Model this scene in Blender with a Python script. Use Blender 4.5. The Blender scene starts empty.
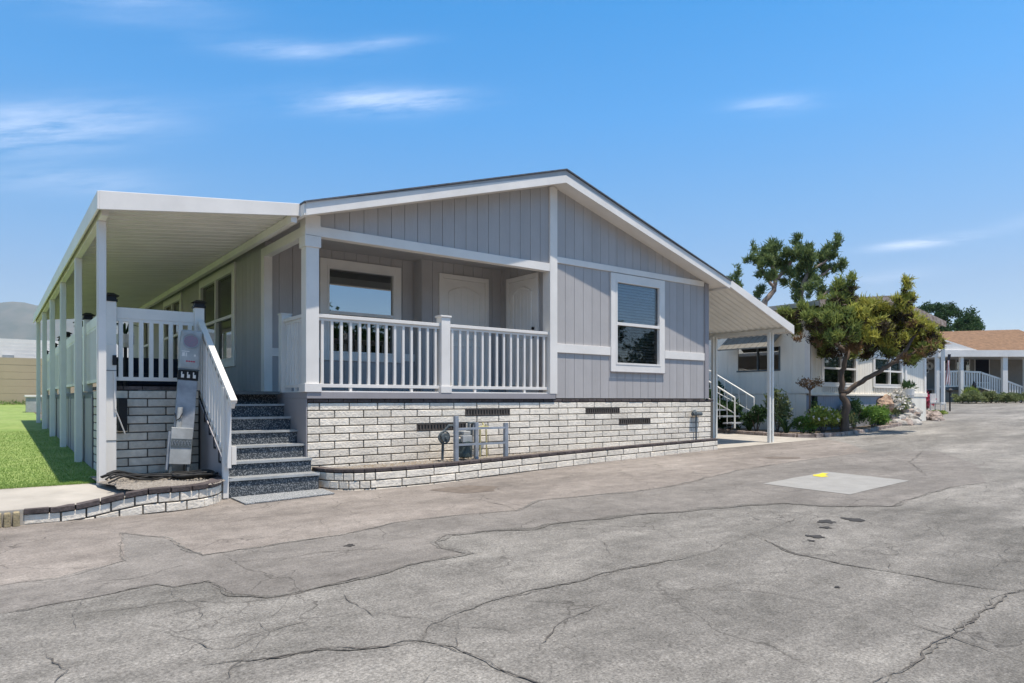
import bpy, bmesh, math, random
import numpy as np
from mathutils import Vector, Matrix, noise as mnoise
from mathutils.geometry import tessellate_polygon

random.seed(7)
rng = np.random.default_rng(7)
scn = bpy.context.scene
COL = scn.collection
R = math.radians

# ------------------------------------------------------------------ camera
# origin = porch corner of the home, X along its street front, Y into its depth, z = 0 at eye height
CAM = Vector((-3.168, -8.371, 0.0))
cd = bpy.data.cameras.new('camera'); cam = bpy.data.objects.new('camera', cd); COL.objects.link(cam)
cam.location = CAM; cam.rotation_euler = (R(90), 0, R(-37.48))
cd.sensor_width = 36; cd.lens = 23.94; cd.shift_y = 0.0571; cd.clip_start = 0.05; cd.clip_end = 9000
scn.camera = cam

# ------------------------------------------------------------------ sun and sky
SUNV = Vector((0.32, -1.0, 3.6)).normalized()
sun_el = math.asin(SUNV.z); sun_az = math.atan2(SUNV.x, SUNV.y)
sd = bpy.data.lights.new('sun', 'SUN'); sd.energy = 4.6; sd.angle = R(0.53); sd.color = (1.0, 0.915, 0.80)
so = bpy.data.objects.new('sun', sd); COL.objects.link(so)
so.rotation_euler = SUNV.to_track_quat('Z', 'Y').to_euler(); so.location = (0, -10, 60)

w = bpy.data.worlds.new('World'); scn.world = w; w.use_nodes = True
nt = w.node_tree; N = nt.nodes; Lk = nt.links
for n in list(N): N.remove(n)
out = N.new('ShaderNodeOutputWorld'); bg = N.new('ShaderNodeBackground'); bg.inputs['Strength'].default_value = 0.125
sky = N.new('ShaderNodeTexSky'); sky.sky_type = 'NISHITA'; sky.sun_disc = False
sky.sun_elevation = sun_el; sky.sun_rotation = sun_az; sky.air_density = 1.0; sky.dust_density = 0.4; sky.ozone_density = 2.2; sky.altitude = 200
hs = N.new('ShaderNodeHueSaturation'); hs.inputs['Saturation'].default_value = 1.0; hs.inputs['Value'].default_value = 1.43
tint = N.new('ShaderNodeMix'); tint.data_type = 'RGBA'; tint.blend_type = 'MULTIPLY'; tint.inputs['Factor'].default_value = 1; 
sep = N.new('ShaderNodeSeparateXYZ'); tcs = N.new('ShaderNodeTexCoord'); Lk.new(tcs.outputs['Generated'], sep.inputs[0])
tr_ = N.new('ShaderNodeValToRGB'); el_ = tr_.color_ramp.elements; el_[0].position = 0; el_[0].color = (.70, .62, .655, 1); el_[1].position = 1; el_[1].color = (.78, .70, .62, 1)
for p_, c_ in ((.15, (.49, .565, .64)), (.27, (.36, .645, .78)), (.38, (.20, .695, .93)), (.50, (.06, .67, .96)), (.68, (.62, .70, .70))):
    e_ = el_.new(p_); e_.color = (*c_, 1)
Lk.new(sep.outputs['Z'], tr_.inputs['Fac']); Lk.new(tr_.outputs[0], tint.inputs['B'])
Lk.new(sky.outputs[0], tint.inputs['A']); Lk.new(tint.outputs['Result'], hs.inputs['Color'])
tc = N.new('ShaderNodeTexCoord')

def wmath(op, a, b=None, c=None):
    m = N.new('ShaderNodeMath'); m.operation = op
    for i, v in enumerate((a, b, c)):
        if v is None: continue
        if isinstance(v, (int, float)): m.inputs[i].default_value = v
        else: Lk.new(v, m.inputs[i])
    return m.outputs[0]
def wdot(vec):
    m = N.new('ShaderNodeVectorMath'); m.operation = 'DOT_PRODUCT'; Lk.new(tc.outputs['Generated'], m.inputs[0]); m.inputs[1].default_value = vec
    return m.outputs['Value']
# thin cirrus streaks: (azimuth right of view, elevation, half length, half height, tilt, strength) in radians
cirrus = [(-0.60, 0.318, .120, .026, .30, .40), (-0.66, 0.30, .09, .020, .30, .25), (-0.155, 0.408, .085, .013, .10, .48), (-0.24, 0.405, .09, .016, .12, .28),
          (-0.315, 0.455, .075, .010, .10, .36), (-0.19, 0.475, .05, .008, .15, .25), (-0.55, 0.48, .12, .03, .05, .22), (-0.57, 0.265, .09, .016, .15, .26),
          (0.545, 0.195, .050, .0055, .02, .85), (0.37, 0.385, .050, .010, -.05, .30), (0.50, 0.155, .05, .009, .05, .22), (0.67, 0.21, .05, .008, .1, .18)]
fwd = Vector((0.60853, 0.7936, 0)); rgt = Vector((0.7936, -0.60853, 0))
nz = N.new('ShaderNodeTexNoise'); nz.inputs['Scale'].default_value = 1.0; nz.inputs['Detail'].default_value = 9; nz.inputs['Roughness'].default_value = .68
cmb = N.new('ShaderNodeCombineXYZ')
Lk.new(wmath('MULTIPLY', wdot(rgt), 6.0), cmb.inputs[0]); Lk.new(wmath('MULTIPLY', wdot(fwd), 6.0), cmb.inputs[1])
Lk.new(wmath('MULTIPLY', wdot(Vector((0, 0, 1))-rgt*.10+fwd*-.35), 46.0), cmb.inputs[2]); Lk.new(cmb.outputs[0], nz.inputs['Vector'])
ramp = N.new('ShaderNodeMapRange'); ramp.inputs['From Min'].default_value = .34; ramp.inputs['From Max'].default_value = .66; Lk.new(nz.outputs['Fac'], ramp.inputs['Value'])
tot = None
for (az, el, a, b, ti, st) in cirrus:
    d = (fwd * math.cos(az) + rgt * math.sin(az)) * math.cos(el) + Vector((0, 0, math.sin(el)))
    r_ = (rgt * math.cos(az) - fwd * math.sin(az)); u_ = r_.cross(d).normalized()
    r2 = r_ * math.cos(ti) + u_ * math.sin(ti); u2 = u_ * math.cos(ti) - r_ * math.sin(ti)
    uu = wmath('DIVIDE', wdot(r2), a); vv = wmath('DIVIDE', wdot(u2), b)
    q = wmath('ADD', wmath('MULTIPLY', uu, uu), wmath('MULTIPLY', vv, vv))
    g = wmath('MULTIPLY', wmath('EXPONENT', wmath('MULTIPLY', q, -1.0)), st)
    g = wmath('MULTIPLY', g, wmath('GREATER_THAN', wdot(d), 0.3))
    tot = g if tot is None else wmath('ADD', tot, g)
fac = wmath('MINIMUM', wmath('MULTIPLY', tot, ramp.outputs[0]), 0.8)
mx = N.new('ShaderNodeMix'); mx.data_type = 'RGBA'; Lk.new(fac, mx.inputs['Factor']); Lk.new(hs.outputs[0], mx.inputs['A']); mx.inputs['B'].default_value = (7.0, 7.6, 9.0, 1)
Lk.new(mx.outputs['Result'], bg.inputs['Color']); Lk.new(bg.outputs[0], out.inputs['Surface'])

scn.view_settings.view_transform = 'Standard'; scn.view_settings.look = 'None'; scn.view_settings.gamma = 1; scn.view_settings.exposure = 0.45
scn.render.engine = 'CYCLES'
scn.cycles.max_bounces = 8; scn.cycles.diffuse_bounces = 4; scn.cycles.transparent_max_bounces = 12

# ------------------------------------------------------------------ materials
def mat(name, color, rough=.7, var=.12, scale=6, bump=0.0, bscale=40, island=0.0, metal=0.0, color2=None, spec=.3, detail=6, stretch=None, speck=None, stain=0.0, stain_scale=1.6):
    m = bpy.data.materials.new(name); m.use_nodes = True
    n = m.node_tree.nodes; l = m.node_tree.links; p = n['Principled BSDF']
    p.inputs['Roughness'].default_value = rough; p.inputs['Metallic'].default_value = metal; p.inputs['Specular IOR Level'].default_value = spec
    g = n.new('ShaderNodeNewGeometry')
    vec = g.outputs['Position']
    if stretch:
        mpn = n.new('ShaderNodeMapping'); mpn.inputs['Scale'].default_value = stretch; l.new(vec, mpn.inputs['Vector']); vec = mpn.outputs[0]
    t = n.new('ShaderNodeTexNoise'); t.inputs['Scale'].default_value = scale; t.inputs['Detail'].default_value = detail; t.inputs['Roughness'].default_value = .6
    l.new(vec, t.inputs['Vector'])
    c2 = color2 if color2 else tuple(c * (1 - var) for c in color)
    c1 = color if color2 else tuple(min(1, c * (1 + var)) for c in color)
    r = n.new('ShaderNodeValToRGB'); r.color_ramp.elements[0].position = .32; r.color_ramp.elements[1].position = .68
    r.color_ramp.elements[0].color = (*c2, 1); r.color_ramp.elements[1].color = (*c1, 1)
    l.new(t.outputs['Fac'], r.inputs['Fac']); c = r.outputs['Color']
    if island > 0:
        mr = n.new('ShaderNodeMapRange'); mr.inputs['To Min'].default_value = 1 - island; mr.inputs['To Max'].default_value = 1 + island * .7
        l.new(g.outputs['Random Per Island'], mr.inputs['Value'])
        h = n.new('ShaderNodeHueSaturation'); l.new(mr.outputs[0], h.inputs['Value']); l.new(c, h.inputs['Color']); c = h.outputs['Color']
    if speck:   # (scale, colour, threshold)
        s = n.new('ShaderNodeTexNoise'); s.inputs['Scale'].default_value = speck[0]; s.inputs['Detail'].default_value = 2; l.new(g.outputs['Position'], s.inputs['Vector'])
        sr = n.new('ShaderNodeMapRange'); sr.inputs['From Min'].default_value = speck[2]; sr.inputs['From Max'].default_value = speck[2] + .08; l.new(s.outputs['Fac'], sr.inputs['Value'])
        mm = n.new('ShaderNodeMix'); mm.data_type = 'RGBA'; l.new(sr.outputs[0], mm.inputs['Factor']); l.new(c, mm.inputs['A']); mm.inputs['B'].default_value = (*speck[1], 1); c = mm.outputs['Result']
    if stain > 0:
        sn = n.new('ShaderNodeTexNoise'); sn.inputs['Scale'].default_value = stain_scale; sn.inputs['Detail'].default_value = 9; sn.inputs['Roughness'].default_value = .65; l.new(g.outputs['Position'], sn.inputs['Vector'])
        sm = n.new('ShaderNodeMapRange'); sm.inputs['From Min'].default_value = .36; sm.inputs['From Max'].default_value = .66; sm.inputs['To Min'].default_value = 1-stain; sm.inputs['To Max'].default_value = 1+stain*.35; l.new(sn.outputs['Fac'], sm.inputs['Value'])
        sh = n.new('ShaderNodeHueSaturation'); l.new(sm.outputs[0], sh.inputs['Value']); l.new(c, sh.inputs['Color']); c = sh.outputs['Color']
    l.new(c, p.inputs['Base Color'])
    if bump > 0:
        b = n.new('ShaderNodeTexNoise'); b.inputs['Scale'].default_value = bscale; b.inputs['Detail'].default_value = 4; l.new(vec, b.inputs['Vector'])
        bn = n.new('ShaderNodeBump'); bn.inputs['Strength'].default_value = bump; bn.inputs['Distance'].default_value = .01; l.new(b.outputs['Fac'], bn.inputs['Height']); l.new(bn.outputs[0], p.inputs['Normal'])
    return m

def asphalt(name, hi, lo, mid, grain=1.0):
    m = bpy.data.materials.new(name); m.use_nodes = True
    n = m.node_tree.nodes; l = m.node_tree.links; p = n['Principled BSDF']; p.inputs['Roughness'].default_value = .93; p.inputs['Specular IOR Level'].default_value = .25
    g = n.new('ShaderNodeNewGeometry')
    def nz_(scale, det, rough=.6, sc=None):
        v = g.outputs['Position']
        if sc:
            k = n.new('ShaderNodeMapping'); k.inputs['Scale'].default_value = sc; l.new(v, k.inputs['Vector']); v = k.outputs[0]
        t = n.new('ShaderNodeTexNoise'); t.inputs['Scale'].default_value = scale; t.inputs['Detail'].default_value = det; t.inputs['Roughness'].default_value = rough; l.new(v, t.inputs['Vector']); return t.outputs['Fac']
    r = n.new('ShaderNodeValToRGB'); e = r.color_ramp.elements; e[0].position = .30; e[0].color = (*lo, 1); e[1].position = .70; e[1].color = (*hi, 1)
    k = e.new(.5); k.color = (*mid, 1)
    l.new(nz_(.75, 11, .68, (.55, 1.5, 1)), r.inputs['Fac']); c = r.outputs['Color']
    def mul(c, f, a, b, f0, f1):
        mr = n.new('ShaderNodeMapRange'); mr.inputs['From Min'].default_value = f0; mr.inputs['From Max'].default_value = f1; mr.inputs['To Min'].default_value = a; mr.inputs['To Max'].default_value = b; l.new(f, mr.inputs['Value'])
        h = n.new('ShaderNodeHueSaturation'); l.new(mr.outputs[0], h.inputs['Value']); l.new(c, h.inputs['Color']); return h.outputs['Color']
    c = mul(c, nz_(78, 4, .75), 1-.55*grain, 1+.55*grain, .30, .70)      # aggregate
    c = mul(c, nz_(38, 3, .6), 1-.16*grain, 1+.16*grain, .32, .68)
    c = mul(c, nz_(5, 8, .7), .80, 1.17, .32, .68)
    c = mul(c, nz_(2.2, 9, .75, (.35, 1.4, 1)), .86, 1.10, .35, .65)
    c = mul(c, nz_(.22, 3, .5), .90, 1.08, .35, .65)
    # tar flecks / dark pits
    f = nz_(60, 1, .5); mr = n.new('ShaderNodeMapRange'); mr.inputs['From Min'].default_value = .27; mr.inputs['From Max'].default_value = .22; l.new(f, mr.inputs['Value'])
    mm = n.new('ShaderNodeMix'); mm.data_type = 'RGBA'; l.new(mr.outputs[0], mm.inputs['Factor']); l.new(c, mm.inputs['A']); mm.inputs['B'].default_value = (.05, .047, .043, 1); c = mm.outputs['Result']
    # hairline crazing
    vo = n.new('ShaderNodeTexVoronoi'); vo.feature = 'DISTANCE_TO_EDGE'; vo.inputs['Scale'].default_value = .9
    wp_ = n.new('ShaderNodeTexNoise'); wp_.inputs['Scale'].default_value = 1.7; wp_.inputs['Detail'].default_value = 6; l.new(g.outputs['Position'], wp_.inputs['Vector'])
    mxv = n.new('ShaderNodeMix'); mxv.data_type = 'RGBA'; mxv.blend_type = 'ADD'; mxv.inputs['Factor'].default_value = .9; l.new(g.outputs['Position'], mxv.inputs['A']); l.new(wp_.outputs['Color'], mxv.inputs['B']); l.new(mxv.outputs['Result'], vo.inputs['Vector'])
    mr = n.new('ShaderNodeMapRange'); mr.inputs['From Min'].default_value = .0; mr.inputs['From Max'].default_value = .009; mr.inputs['To Min'].default_value = .75; mr.inputs['To Max'].default_value = 0; l.new(vo.outputs['Distance'], mr.inputs['Value'])
    ms = n.new('ShaderNodeMapRange'); ms.inputs['From Min'].default_value = .42; ms.inputs['From Max'].default_value = .56; l.new(nz_(.9, 2), ms.inputs['Value'])
    mu = n.new('ShaderNodeMath'); mu.operation = 'MULTIPLY'; l.new(mr.outputs[0], mu.inputs[0]); l.new(ms.outputs[0], mu.inputs[1])
    mm = n.new('ShaderNodeMix'); mm.data_type = 'RGBA'; l.new(mu.outputs[0], mm.inputs['Factor']); l.new(c, mm.inputs['A']); mm.inputs['B'].default_value = (.06, .055, .05, 1); c = mm.outputs['Result']
    l.new(c, p.inputs['Base Color'])
    bn = n.new('ShaderNodeBump'); bn.inputs['Strength'].default_value = .6*grain+.1; bn.inputs['Distance'].default_value = .012; l.new(nz_(90, 4, .7), bn.inputs['Height']); l.new(bn.outputs[0], p.inputs['Normal'])
    return m

def leaf_mat(name, ca, cb, trans=.35):
    m = bpy.data.materials.new(name); m.use_nodes = True
    n = m.node_tree.nodes; l = m.node_tree.links
    for x in list(n): n.remove(x)
    o = n.new('ShaderNodeOutputMaterial'); g = n.new('ShaderNodeNewGeometry')
    t = n.new('ShaderNodeTexNoise'); t.inputs['Scale'].default_value = 1.6; t.inputs['Detail'].default_value = 3; l.new(g.outputs['Position'], t.inputs['Vector'])
    a = n.new('ShaderNodeMath'); a.operation = 'MULTIPLY_ADD'; l.new(g.outputs['Random Per Island'], a.inputs[0]); a.inputs[1].default_value = .55; 
    a2 = n.new('ShaderNodeMath'); a2.operation = 'MULTIPLY_ADD'; l.new(t.outputs['Fac'], a2.inputs[0]); a2.inputs[1].default_value = 1.3; a2.inputs[2].default_value = -.42; l.new(a2.outputs[0], a.inputs[2])
    r = n.new('ShaderNodeValToRGB'); r.color_ramp.elements[0].color = (*ca, 1); r.color_ramp.elements[1].color = (*cb, 1); l.new(a.outputs[0], r.inputs['Fac'])
    d = n.new('ShaderNodeBsdfPrincipled'); d.inputs['Roughness'].default_value = .65; d.inputs['Specular IOR Level'].default_value = .25; l.new(r.outputs[0], d.inputs['Base Color'])
    tr = n.new('ShaderNodeBsdfTranslucent'); l.new(r.outputs[0], tr.inputs['Color'])
    mxs = n.new('ShaderNodeMixShader'); mxs.inputs[0].default_value = trans; l.new(d.outputs[0], mxs.inputs[1]); l.new(tr.outputs[0], mxs.inputs[2]); l.new(mxs.outputs[0], o.inputs['Surface'])
    return m

def glass_mat(name, tint=(.55, .6, .6), lo=.16, hi=.9):
    m = bpy.data.materials.new(name); m.use_nodes = True
    n = m.node_tree.nodes; l = m.node_tree.links
    for x in list(n): n.remove(x)
    o = n.new('ShaderNodeOutputMaterial'); lw = n.new('ShaderNodeFresnel'); lw.inputs['IOR'].default_value = 1.5
    mr = n.new('ShaderNodeMapRange'); mr.inputs['From Min'].default_value = .04; mr.inputs['To Min'].default_value = lo; mr.inputs['To Max'].default_value = hi; l.new(lw.outputs[0], mr.inputs['Value'])
    t = n.new('ShaderNodeBsdfTransparent'); t.inputs['Color'].default_value = (*tint, 1); gl = n.new('ShaderNodeBsdfGlossy'); gl.inputs['Roughness'].default_value = .015
    mxs = n.new('ShaderNodeMixShader'); l.new(mr.outputs[0], mxs.inputs[0]); l.new(t.outputs[0], mxs.inputs[1]); l.new(gl.outputs[0], mxs.inputs[2]); l.new(mxs.outputs[0], o.inputs['Surface'])
    return m

M = {}
M['asphalt'] = asphalt('asphalt', (.315, .298, .270), (.135, .128, .115), (.216, .204, .186))
M['asphalt_patch'] = asphalt('asphalt_patch', (.245, .226, .206), (.150, .138, .126), (.200, .185, .169), .65)
M['apron'] = asphalt('apron_concrete', (.30, .268, .240), (.165, .146, .130), (.232, .206, .184), .6)
M['crack'] = mat('crack', (.11, .10, .09), .95, .45, 9)
M['crumble'] = asphalt('crumble', (.25, .235, .215), (.12, .113, .10), (.175, .165, .15), 1.2)
M['stain'] = mat('stain', (.15, .125, .105), .9, .2, 9)
M['slab'] = mat('slab', (.29, .285, .27), .88, .08, 5, .2, 120)
M['yellow'] = mat('yellow_paint', (.62, .52, .04), .7, .2, 20)
M['oil'] = mat('oil', (.045, .042, .04), .8, .2, 20)
M['white'] = mat('white_paint', (.755, .725, .68), .5, .03, 3, stain=.06)
M['white_warm'] = mat('white_warm', (.77, .735, .685), .5, .04, 2, stain=.06)
M['fascia'] = mat('fascia_white', (.77, .735, .69), .5, .04, 3, stain=.07)
M['drip'] = mat('drip_edge', (.43, .43, .43), .5, .08, 5)
M['shingle'] = mat('shingle', (.10, .11, .13), .9, .3, 14, .5, 60)
M['siding'] = mat('siding', (.425, .405, .395), .75, .035, 5, .25, 60, island=.05, stain=.05, stain_scale=2.5, stretch=(1, 1, .12))
M['skirt'] = mat('skirt_panel', (.31, .295, .305), .7, .05, 3, .15, 50, stretch=(1, 1, .2))
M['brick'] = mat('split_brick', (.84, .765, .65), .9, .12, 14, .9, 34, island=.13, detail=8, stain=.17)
M['brick_shade'] = mat('split_brick_shaded', (.66, .605, .52), .9, .13, 14, .9, 34, island=.15, detail=8, stain=.22)  # split brick again, with the shade under the cover put into its colour
M['mortar'] = mat('mortar', (.12, .108, .092), .95, .2, 20)
M['capbrick'] = mat('cap_brick', (.085, .07, .068), .85, .3, 20, .6, 60, island=.3)
M['vent'] = mat('vent_brick', (.10, .085, .075), .9, .2, 20)
M['black'] = mat('black', (.015, .015, .017), .5, .1, 8)
M['rubber'] = mat('rubber', (.02, .02, .02), .6, .1, 8)
M['dark_room'] = mat('room', (.03, .03, .03), .9, .1, 3)
M['blind'] = mat('blind', (.78, .77, .75), .6, .03, 3)
M['glass'] = glass_mat('window_glass', (.86, .91, .95), .09)
M['glass_mid'] = glass_mat('window_glass_screen', (.74, .76, .77), .015)
M['glass_porch'] = glass_mat('window_glass_porch', (.30, .40, .36), .50)
M['glass_dark'] = glass_mat('window_glass_dark', (.22, .27, .26), .22)
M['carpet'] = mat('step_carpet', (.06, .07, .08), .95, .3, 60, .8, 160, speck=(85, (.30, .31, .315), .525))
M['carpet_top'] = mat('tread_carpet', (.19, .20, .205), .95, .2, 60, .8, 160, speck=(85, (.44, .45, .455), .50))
M['soil'] = mat('soil', (.27, .22, .16), .95, .35, 18, .9, 60, color2=(.13, .10, .07))
M['gravel'] = mat('gravel', (.34, .31, .27), .95, .3, 40, .9, 90, color2=(.18, .16, .14))
M['turf'] = mat('turf', (.275, .345, .115), .95, .12, 1.6, .3, 160, color2=(.19, .285, .07), detail=11, stain=.2, stain_scale=6)
M['turfblade'] = leaf_mat('turf_blade', (.19, .30, .07), (.29, .40, .11), .5)
M['pad'] = mat('pad_concrete', (.40, .37, .325), .9, .14, 2.2, .2, 100, detail=9)
M['tan'] = mat('tan_block', (.34, .28, .17), .9, .25, 16, .6, 60)
M['steel'] = mat('galv_steel', (.33, .36, .40), .5, .2, 8, metal=.25, island=.05)
M['steel_light'] = mat('grey_enamel', (.40, .415, .415), .5, .12, 8, stain=.2, stain_scale=5)
M['grey_dark'] = mat('grey_dark', (.10, .12, .13), .6, .2, 10)
M['meter_green'] = mat('meter_body', (.07, .095, .095), .55, .3, 14)
M['yellowpipe'] = mat('pipe_yellow', (.45, .40, .20), .6, .2, 20)
M['red'] = mat('red', (.45, .06, .10), .6, .2, 30)
M['pinkgrey'] = mat('sticker', (.32, .18, .24), .6, .35, 60, color2=(.20, .22, .25))
M['alum'] = mat('awning_alum', (.76, .75, .70), .55, .05, 2)
M['cream'] = mat('cream_siding', (.80, .75, .655), .75, .06, 4, island=.03, stretch=(1, 1, .15))
M['bluegrey'] = mat('bluegrey_skirt', (.33, .345, .40), .75, .07, 4, island=.03, stretch=(1, 1, .15))
M['bark'] = mat('bark', (.12, .09, .07), .95, .35, 9, .9, 30, stretch=(1, 1, .25))
M['bark_grey'] = mat('bark_grey', (.24, .19, .16), .95, .3, 9, .9, 30)
M['jun'] = leaf_mat('juniper_leaf', (.05, .075, .02), (.36, .42, .11))
M['jun_y'] = leaf_mat('juniper_leaf_yellow', (.13, .14, .025), (.60, .58, .12))
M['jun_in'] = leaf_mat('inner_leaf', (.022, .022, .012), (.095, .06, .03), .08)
M['jun_red'] = leaf_mat('dry_leaf', (.09, .055, .03), (.24, .14, .06))
M['pine'] = leaf_mat('pine_leaf', (.03, .07, .025), (.24, .31, .11))
M['darkleaf'] = leaf_mat('dark_leaf', (.018, .045, .018), (.06, .12, .04))
M['midleaf'] = leaf_mat('mid_leaf', (.045, .11, .025), (.24, .40, .08))
M['yelleaf'] = leaf_mat('yellow_leaf', (.09, .16, .03), (.44, .50, .11))
M['olive'] = leaf_mat('olive_leaf', (.07, .10, .04), (.30, .34, .15))
M['whitefl'] = leaf_mat('white_petal', (.55, .53, .48), (.80, .78, .74), .2)
M['orangefl'] = leaf_mat('orange_petal', (.35, .10, .02), (.62, .33, .04), .2)
M['pinkfl'] = leaf_mat('pink_petal', (.45, .03, .09), (.60, .15, .22), .2)
M['rock_tan'] = mat('rock_tan', (.50, .37, .27), .9, .3, 7, .8, 14, color2=(.22, .13, .09))
M['rock_pink'] = mat('rock_pink', (.44, .37, .33), .9, .3, 6, 1, 16, color2=(.16, .12, .10))
M['rock_white'] = mat('rock_white', (.52, .50, .47), .9, .2, 5, 1, 16, color2=(.16, .15, .14))
M['beige'] = mat('beige_wall', (.42, .335, .225), .9, .05, 1.2)
M['hill'] = mat('hill_slope', (.06, .085, .06), .95, .3, .008, color2=(.15, .145, .115), detail=12)
M['olivegrey'] = mat('hood', (.20, .185, .155), .7, .1, 3)
M['brownroof'] = mat('brown_shingle', (.26, .155, .09), .9, .25, 5, .5, 25, color2=(.14, .085, .05), detail=11)
M['greyroof'] = mat('grey_roof', (.36, .33, .29), .9, .12, 3)
M['grey_wall'] = mat('grey_wall', (.25, .235, .21), .8, .06, 3, island=.03)
M['navy'] = mat('navy_cushion', (.012, .016, .028), .8, .2, 20)
M['flagred'] = mat('flag_red', (.34, .16, .16), .8, .1, 10)
M['cloth_white'] = mat('flag_white', (.7, .68, .68), .8, .03, 10)

# ------------------------------------------------------------------ helpers
def wloc(o):
    v = Vector((0, 0, 0))
    while o is not None: v += o.location; o = o.parent
    return v

class MB:
    def __init__(s): s.v = []; s.f = []
    def add(s, vs, fs):
        b = len(s.v); s.v += [tuple(p) for p in vs]; s.f += [tuple(i + b for i in q) for q in fs]; return s
    def box(s, x0, x1, y0, y1, z0, z1):
        if x0 > x1: x0, x1 = x1, x0
        if y0 > y1: y0, y1 = y1, y0
        if z0 > z1: z0, z1 = z1, z0
        return s.add([(x0,y0,z0),(x1,y0,z0),(x1,y1,z0),(x0,y1,z0),(x0,y0,z1),(x1,y0,z1),(x1,y1,z1),(x0,y1,z1)],
                     [(0,3,2,1),(4,5,6,7),(0,1,5,4),(1,2,6,5),(2,3,7,6),(3,0,4,7)])
    def obox(s, c, ax, ay, az):      # centre and three half-axis vectors
        c = Vector(c); ax = Vector(ax); ay = Vector(ay); az = Vector(az)
        vs = [c + sx*ax + sy*ay + sz*az for sz in (-1, 1) for sx, sy in ((-1,-1),(1,-1),(1,1),(-1,1))]
        return s.add(vs, [(0,3,2,1),(4,5,6,7),(0,1,5,4),(1,2,6,5),(2,3,7,6),(3,0,4,7)])
    def prism(s, pts, n0, n1, axis='y'):   # pts (a, z); axis = extrusion axis
        k = len(pts)
        def P(a, z, n): return (a, n, z) if axis == 'y' else ((n, a, z) if axis == 'x' else (a, z, n))
        vs = [P(a, z, n0) for a, z in pts] + [P(a, z, n1) for a, z in pts]
        fs = [tuple(range(k)), tuple(range(2*k-1, k-1, -1))] + [(i, i+k, (i+1) % k + k, (i+1) % k) for i in range(k)]
        return s.add(vs, fs)
    def tube(s, pts, r, n=8, caps=True):
        pts = [Vector(p) for p in pts]; m = len(pts)
        rr = r if isinstance(r, (list, tuple)) else [r]*m
        vs = []; up = None
        for i, p in enumerate(pts):
            t = (pts[min(i+1, m-1)] - pts[max(i-1, 0)]).normalized()
            if up is None:
                up = t.orthogonal().normalized()
            up = (up - t*up.dot(t)); up = up.normalized() if up.length > 1e-6 else t.orthogonal().normalized()
            bi = t.cross(up)
            for k in range(n):
                a = 2*math.pi*k/n; vs.append(p + (up*math.cos(a) + bi*math.sin(a))*rr[i])
        fs = [(i*n+k, i*n+(k+1) % n, (i+1)*n+(k+1) % n, (i+1)*n+k) for i in range(m-1) for k in range(n)]
        if caps: fs += [tuple(range(n-1, -1, -1)), tuple((m-1)*n+k for k in range(n))]
        return s.add(vs, fs)
    def cyl(s, a, b, r, n=12): return s.tube([a, b], r, n)
    def lathe(s, prof, c, n=20):
        vs = [(c[0]+r*math.cos(2*math.pi*k/n), c[1]+r*math.sin(2*math.pi*k/n), c[2]+z) for r, z in prof for k in range(n)]
        m = len(prof)
        fs = [(i*n+k, i*n+(k+1) % n, (i+1)*n+(k+1) % n, (i+1)*n+k) for i in range(m-1) for k in range(n)]
        fs += [tuple(range(n-1, -1, -1)), tuple((m-1)*n+k for k in range(n))]
        return s.add(vs, fs)
    def build(s, name, m, parent=None, bevel=0, smooth=False, local=False, loc=None, **tags):
        off = Vector((0, 0, 0))
        if parent is not None and not local: off = wloc(parent)
        if loc is not None and parent is None: off = Vector(loc)
        me = bpy.data.meshes.new(name)
        vs = [(p[0]-off.x, p[1]-off.y, p[2]-off.z) for p in s.v]
        me.from_pydata(vs, [], s.f); me.update()
        bm = bmesh.new(); bm.from_mesh(me); bmesh.ops.recalc_face_normals(bm, faces=bm.faces); bm.to_mesh(me); bm.free()
        if smooth:
            for p in me.polygons: p.use_smooth = True
        me.materials.append(M[m] if isinstance(m, str) else m)
        o = bpy.data.objects.new(name, me); COL.objects.link(o)
        if parent is not None: o.parent = parent
        elif loc is not None: o.location = loc
        if bevel > 0:
            b = o.modifiers.new('bevel', 'BEVEL'); b.width = bevel; b.segments = 2; b.limit_method = 'ANGLE'
        tag(o, **tags)
        return o

def tag(o, label=None, cat=None, group=None, kind=None):
    if label: o['label'] = label
    if cat: o['category'] = cat
    if group: o['group'] = group
    if kind: o['kind'] = kind
    return o
def thing(name, loc, label, cat, group=None, rz=0):
    o = bpy.data.objects.new(name, None); COL.objects.link(o); o.empty_display_size = .2
    o.location = loc; o.rotation_euler = (0, 0, rz)
    return tag(o, label, cat, group)
def fastmesh(name, V, F, m, parent=None, loc=None, local=False, **tags):
    """V (n,3) array, F (k,q) array of equal-size faces"""
    V = np.asarray(V, dtype=np.float64).copy()
    off = wloc(parent) if (parent is not None and not local) else (Vector(loc) if loc is not None else Vector((0, 0, 0)))
    V -= np.array(off)
    me = bpy.data.meshes.new(name); q = F.shape[1]
    me.vertices.add(len(V)); me.vertices.foreach_set('co', V.astype(np.float32).ravel())
    me.loops.add(F.size); me.loops.foreach_set('vertex_index', F.astype(np.int32).ravel())
    me.polygons.add(len(F)); me.polygons.foreach_set('loop_start', np.arange(0, F.size, q, dtype=np.int32))
    me.update(calc_edges=True); me.materials.append(M[m])
    o = bpy.data.objects.new(name, me); COL.objects.link(o)
    if parent is not None: o.parent = parent
    elif loc is not None: o.location = loc
    return tag(o, **tags)

def G(x, y):
    """ground height"""
    return -1.08 + .0125*x + .0145*max(0, min(x, 60)-12) + .02*max(-40, min(y, 30))
def lawnz(y): return -.930 + .029*min(y, 40)

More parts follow.
